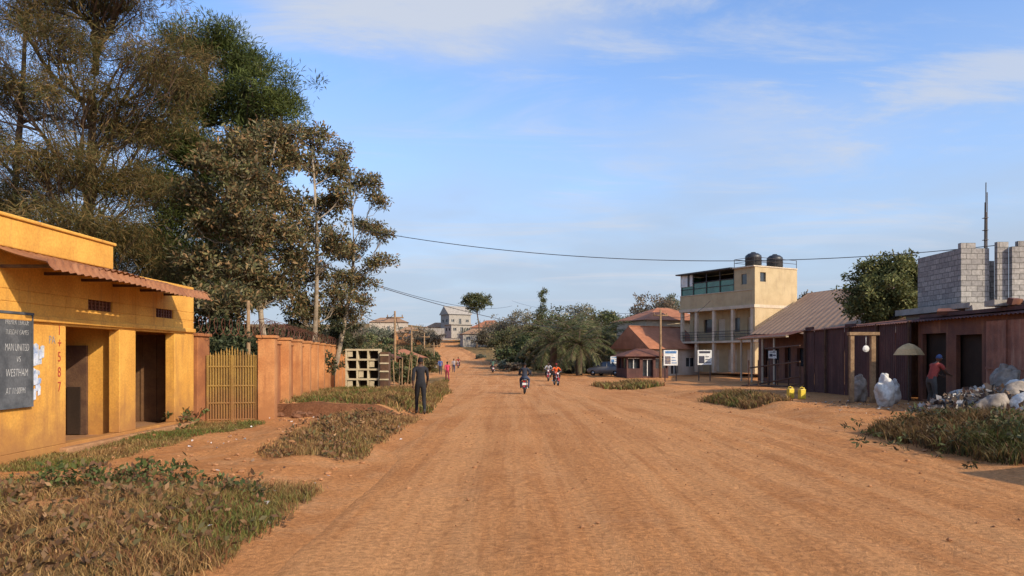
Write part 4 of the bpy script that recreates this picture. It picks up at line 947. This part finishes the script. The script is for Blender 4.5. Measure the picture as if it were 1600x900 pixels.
# ------------------------------------------------------------ parked car
def car(u,d,rot):
    x=X(u,d);g=group('parked_car',(x,d,H(x,d)+.02),rot);w=MB()
    prof=[(-2.15,.70,.35,.80),(-2.05,.80,.28,.92),(-1.3,.85,.25,.98),(0,.86,.25,.96),(1.1,.85,.25,.92),(1.9,.80,.27,.80),(2.15,.68,.35,.62)]
    vs=[];fs=[]
    for y,hw,zb_,zt_ in prof: vs+=[(-hw*.92,y,zb_),(-hw,y,(zb_+zt_)/2),(-hw*.93,y,zt_),(0,y,zt_+.03),(hw*.93,y,zt_),(hw,y,(zb_+zt_)/2),(hw*.92,y,zb_)]
    n=7
    for i in range(len(prof)-1):
        for j in range(n):a=i*n+j;b=i*n+(j+1)%n;fs.append((a,b,b+n,a+n))
    fs+=[tuple(range(7)),tuple(reversed(range(42,49)))];w.add(vs,fs)
    w.obj('body',M('silver_paint',(.20,.19,.18),(.17,.15,.13),2,.4,0,metal=.2,spec=.5),g,True)
    w=MB();bt_=[(-1.55,.76,.97),(-.95,.62,1.40),(.25,.62,1.43),(1.05,.76,.93)];vs=[]
    for y,hw,z in bt_: vs+=[(-hw,y,z),(hw,y,z)]
    vs+=[(-.78,-.9,.97),(.78,-.9,.97),(-.78,.25,.96),(.78,.25,.96)]
    w.add(vs,[(0,1,3,2),(4,5,7,6),(0,2,8),(1,9,3),(2,4,10,8),(3,9,11,5),(4,6,10),(5,11,7)],0);w.add([(-.63,-.97,1.405),(.63,-.97,1.405),(.63,.27,1.435),(-.63,.27,1.435),(-.55,-.35,1.47),(.55,-.35,1.47)],[(0,1,5,4),(4,5,2,3),(0,4,3),(1,2,5)],1)
    for s in(-1,1):
        for a,b in(((s*.77,-1.53,.98),(s*.635,-.96,1.41)),((s*.77,1.04,.94),(s*.635,.26,1.44)),((s*.78,-.3,.96),(s*.635,-.3,1.43))): w.cyl(a,b,.03,n=5,m=1)
    w.obj('cabin',[GLAS,M('silver_roof',(.20,.19,.18),None,2,.4,0,metal=.2)],g)
    w=MB()
    for yy in(-1.35,1.35):
        for s in(-1,1): w.torus((s*.76,yy,.31),(1,0,0),.22,.09,0);w.cyl((s*.70,yy,.31),(s*.82,yy,.31),.19,n=14,m=1)
    w.obj('wheels',[TYRE,CHR],g,True)
    w=MB()
    for s in(-1,1): w.box(s*.6-.14,s*.6+.14,-2.14,-2.06,.66,.8,0);w.box(s*.55-.15,s*.55+.15,2.02,2.1,.55,.68,1);w.sph((s*.93,.75,1.0),(.1,.06,.07),2,8,6)
    w.box(-.25,.25,-2.17,-2.15,.45,.57,1);w.obj('lamps_and_plate',[TAIL,WHITE,BLACKP],g)
car(950,76,math.radians(50))

# ------------------------------------------------------------ world, sun, camera
el=math.radians(29);sd=Vector((.76*math.cos(el),-.65*math.cos(el),math.sin(el))).normalized()
wd=bpy.data.worlds.new('World');scene.world=wd;wd.use_nodes=True;t=wd.node_tree;bg=t.nodes['Background']
sky=t.nodes.new('ShaderNodeTexSky');sky.sky_type='NISHITA';sky.sun_disc=False;sky.sun_elevation=el;sky.sun_rotation=math.atan2(sd.x,sd.y);sky.air_density=1.;sky.dust_density=1.5;sky.ozone_density=2.0
tc=t.nodes.new('ShaderNodeTexCoord').outputs['Generated']
sp=t.nodes.new('ShaderNodeSeparateXYZ');t.links.new(tc,sp.inputs[0])
def mth(op,a,b=None):
    n=t.nodes.new('ShaderNodeMath');n.operation=op
    for i,vv in enumerate((a,b)):
        if vv is None:continue
        if isinstance(vv,(int,float)):n.inputs[i].default_value=vv
        else:t.links.new(vv,n.inputs[i])
    return n.outputs[0]
den=mth('MAXIMUM',mth('ADD',sp.outputs['Z'],.12),.03)
cb=t.nodes.new('ShaderNodeCombineXYZ');t.links.new(mth('DIVIDE',sp.outputs['X'],den),cb.inputs[0]);t.links.new(mth('DIVIDE',sp.outputs['Y'],den),cb.inputs[1])
rot=t.nodes.new('ShaderNodeMapping');rot.inputs['Rotation'].default_value=(0,0,math.radians(-28));rot.inputs['Scale'].default_value=(.55,1.25,1);rot.inputs['Location'].default_value=(2.3,.4,0);t.links.new(cb.outputs[0],rot.inputs['Vector'])
n1=noise(t,rot.outputs[0],1.3,10,.64,1.0);n2=noise(t,cb.outputs[0],1.0,5,.5)
wis=ramp(t,mth('ADD',mth('MULTIPLY',n1,.7),mth('MULTIPLY',n2,.35)),.50,.72,0,.8)
# a brighter feather of cirrus high over the road
def blob(dirv,r0,r1,amp):
    vm=t.nodes.new('ShaderNodeVectorMath');vm.operation='SUBTRACT';t.links.new(tc,vm.inputs[0]);vm.inputs[1].default_value=Vector(dirv).normalized()
    vs_=t.nodes.new('ShaderNodeVectorMath');vs_.operation='MULTIPLY';t.links.new(vm.outputs[0],vs_.inputs[0]);vs_.inputs[1].default_value=(.40,.42,1.7)
    ln=t.nodes.new('ShaderNodeVectorMath');ln.operation='LENGTH';t.links.new(vs_.outputs[0],ln.inputs[0])
    d_=mth('ADD',ln.outputs['Value'],mth('MULTIPLY',mth('SUBTRACT',n1,.5),.45))
    return ramp(t,d_,r0,r1,amp,0)
b1=blob((-.08,1,.47),.0,.13,.9);b2=blob((.66,1,.385),-.03,.07,.7);b3=blob((.30,1,.30),-.04,.10,.55)
haze=ramp(t,mth('ADD',sp.outputs['Z'],mth('MULTIPLY',mth('SUBTRACT',n2,.5),.30)),.06,.37,.88,.0)
inv=lambda v:mth('SUBTRACT',1.,v)
cl=inv(mth('MULTIPLY',mth('MULTIPLY',inv(wis),inv(b1)),mth('MULTIPLY',inv(b2),inv(b3))))
skc=mixc(t,1.,sky.outputs[0],(1.75,1.95,2.3),'MULTIPLY')
c=mixc(t,haze,skc,(3.9,4.6,5.7))
c=mixc(t,cl,c,(5.3,5.7,6.5))
t.links.new(c,bg.inputs['Color']);bg.inputs['Strength'].default_value=.12
sl=bpy.data.lights.new('sun','SUN');sl.energy=5.0;sl.angle=math.radians(.5);sl.color=(1,.86,.67);so=bpy.data.objects.new('sun',sl);so.rotation_euler=sd.to_track_quat('Z','Y').to_euler();so.location=(20,-20,30);col.objects.link(so)
cam=bpy.data.cameras.new('camera');cam.sensor_width=36;cam.lens=36*K/1600;cam.shift_y=105/1600;cam.clip_end=6000;cam.clip_start=.1
co=bpy.data.objects.new('camera',cam);co.location=(0,0,EYE);co.rotation_euler=(math.pi/2,0,0);col.objects.link(co);scene.camera=co
scene.view_settings.view_transform='Standard';scene.view_settings.look='None';scene.view_settings.exposure=0
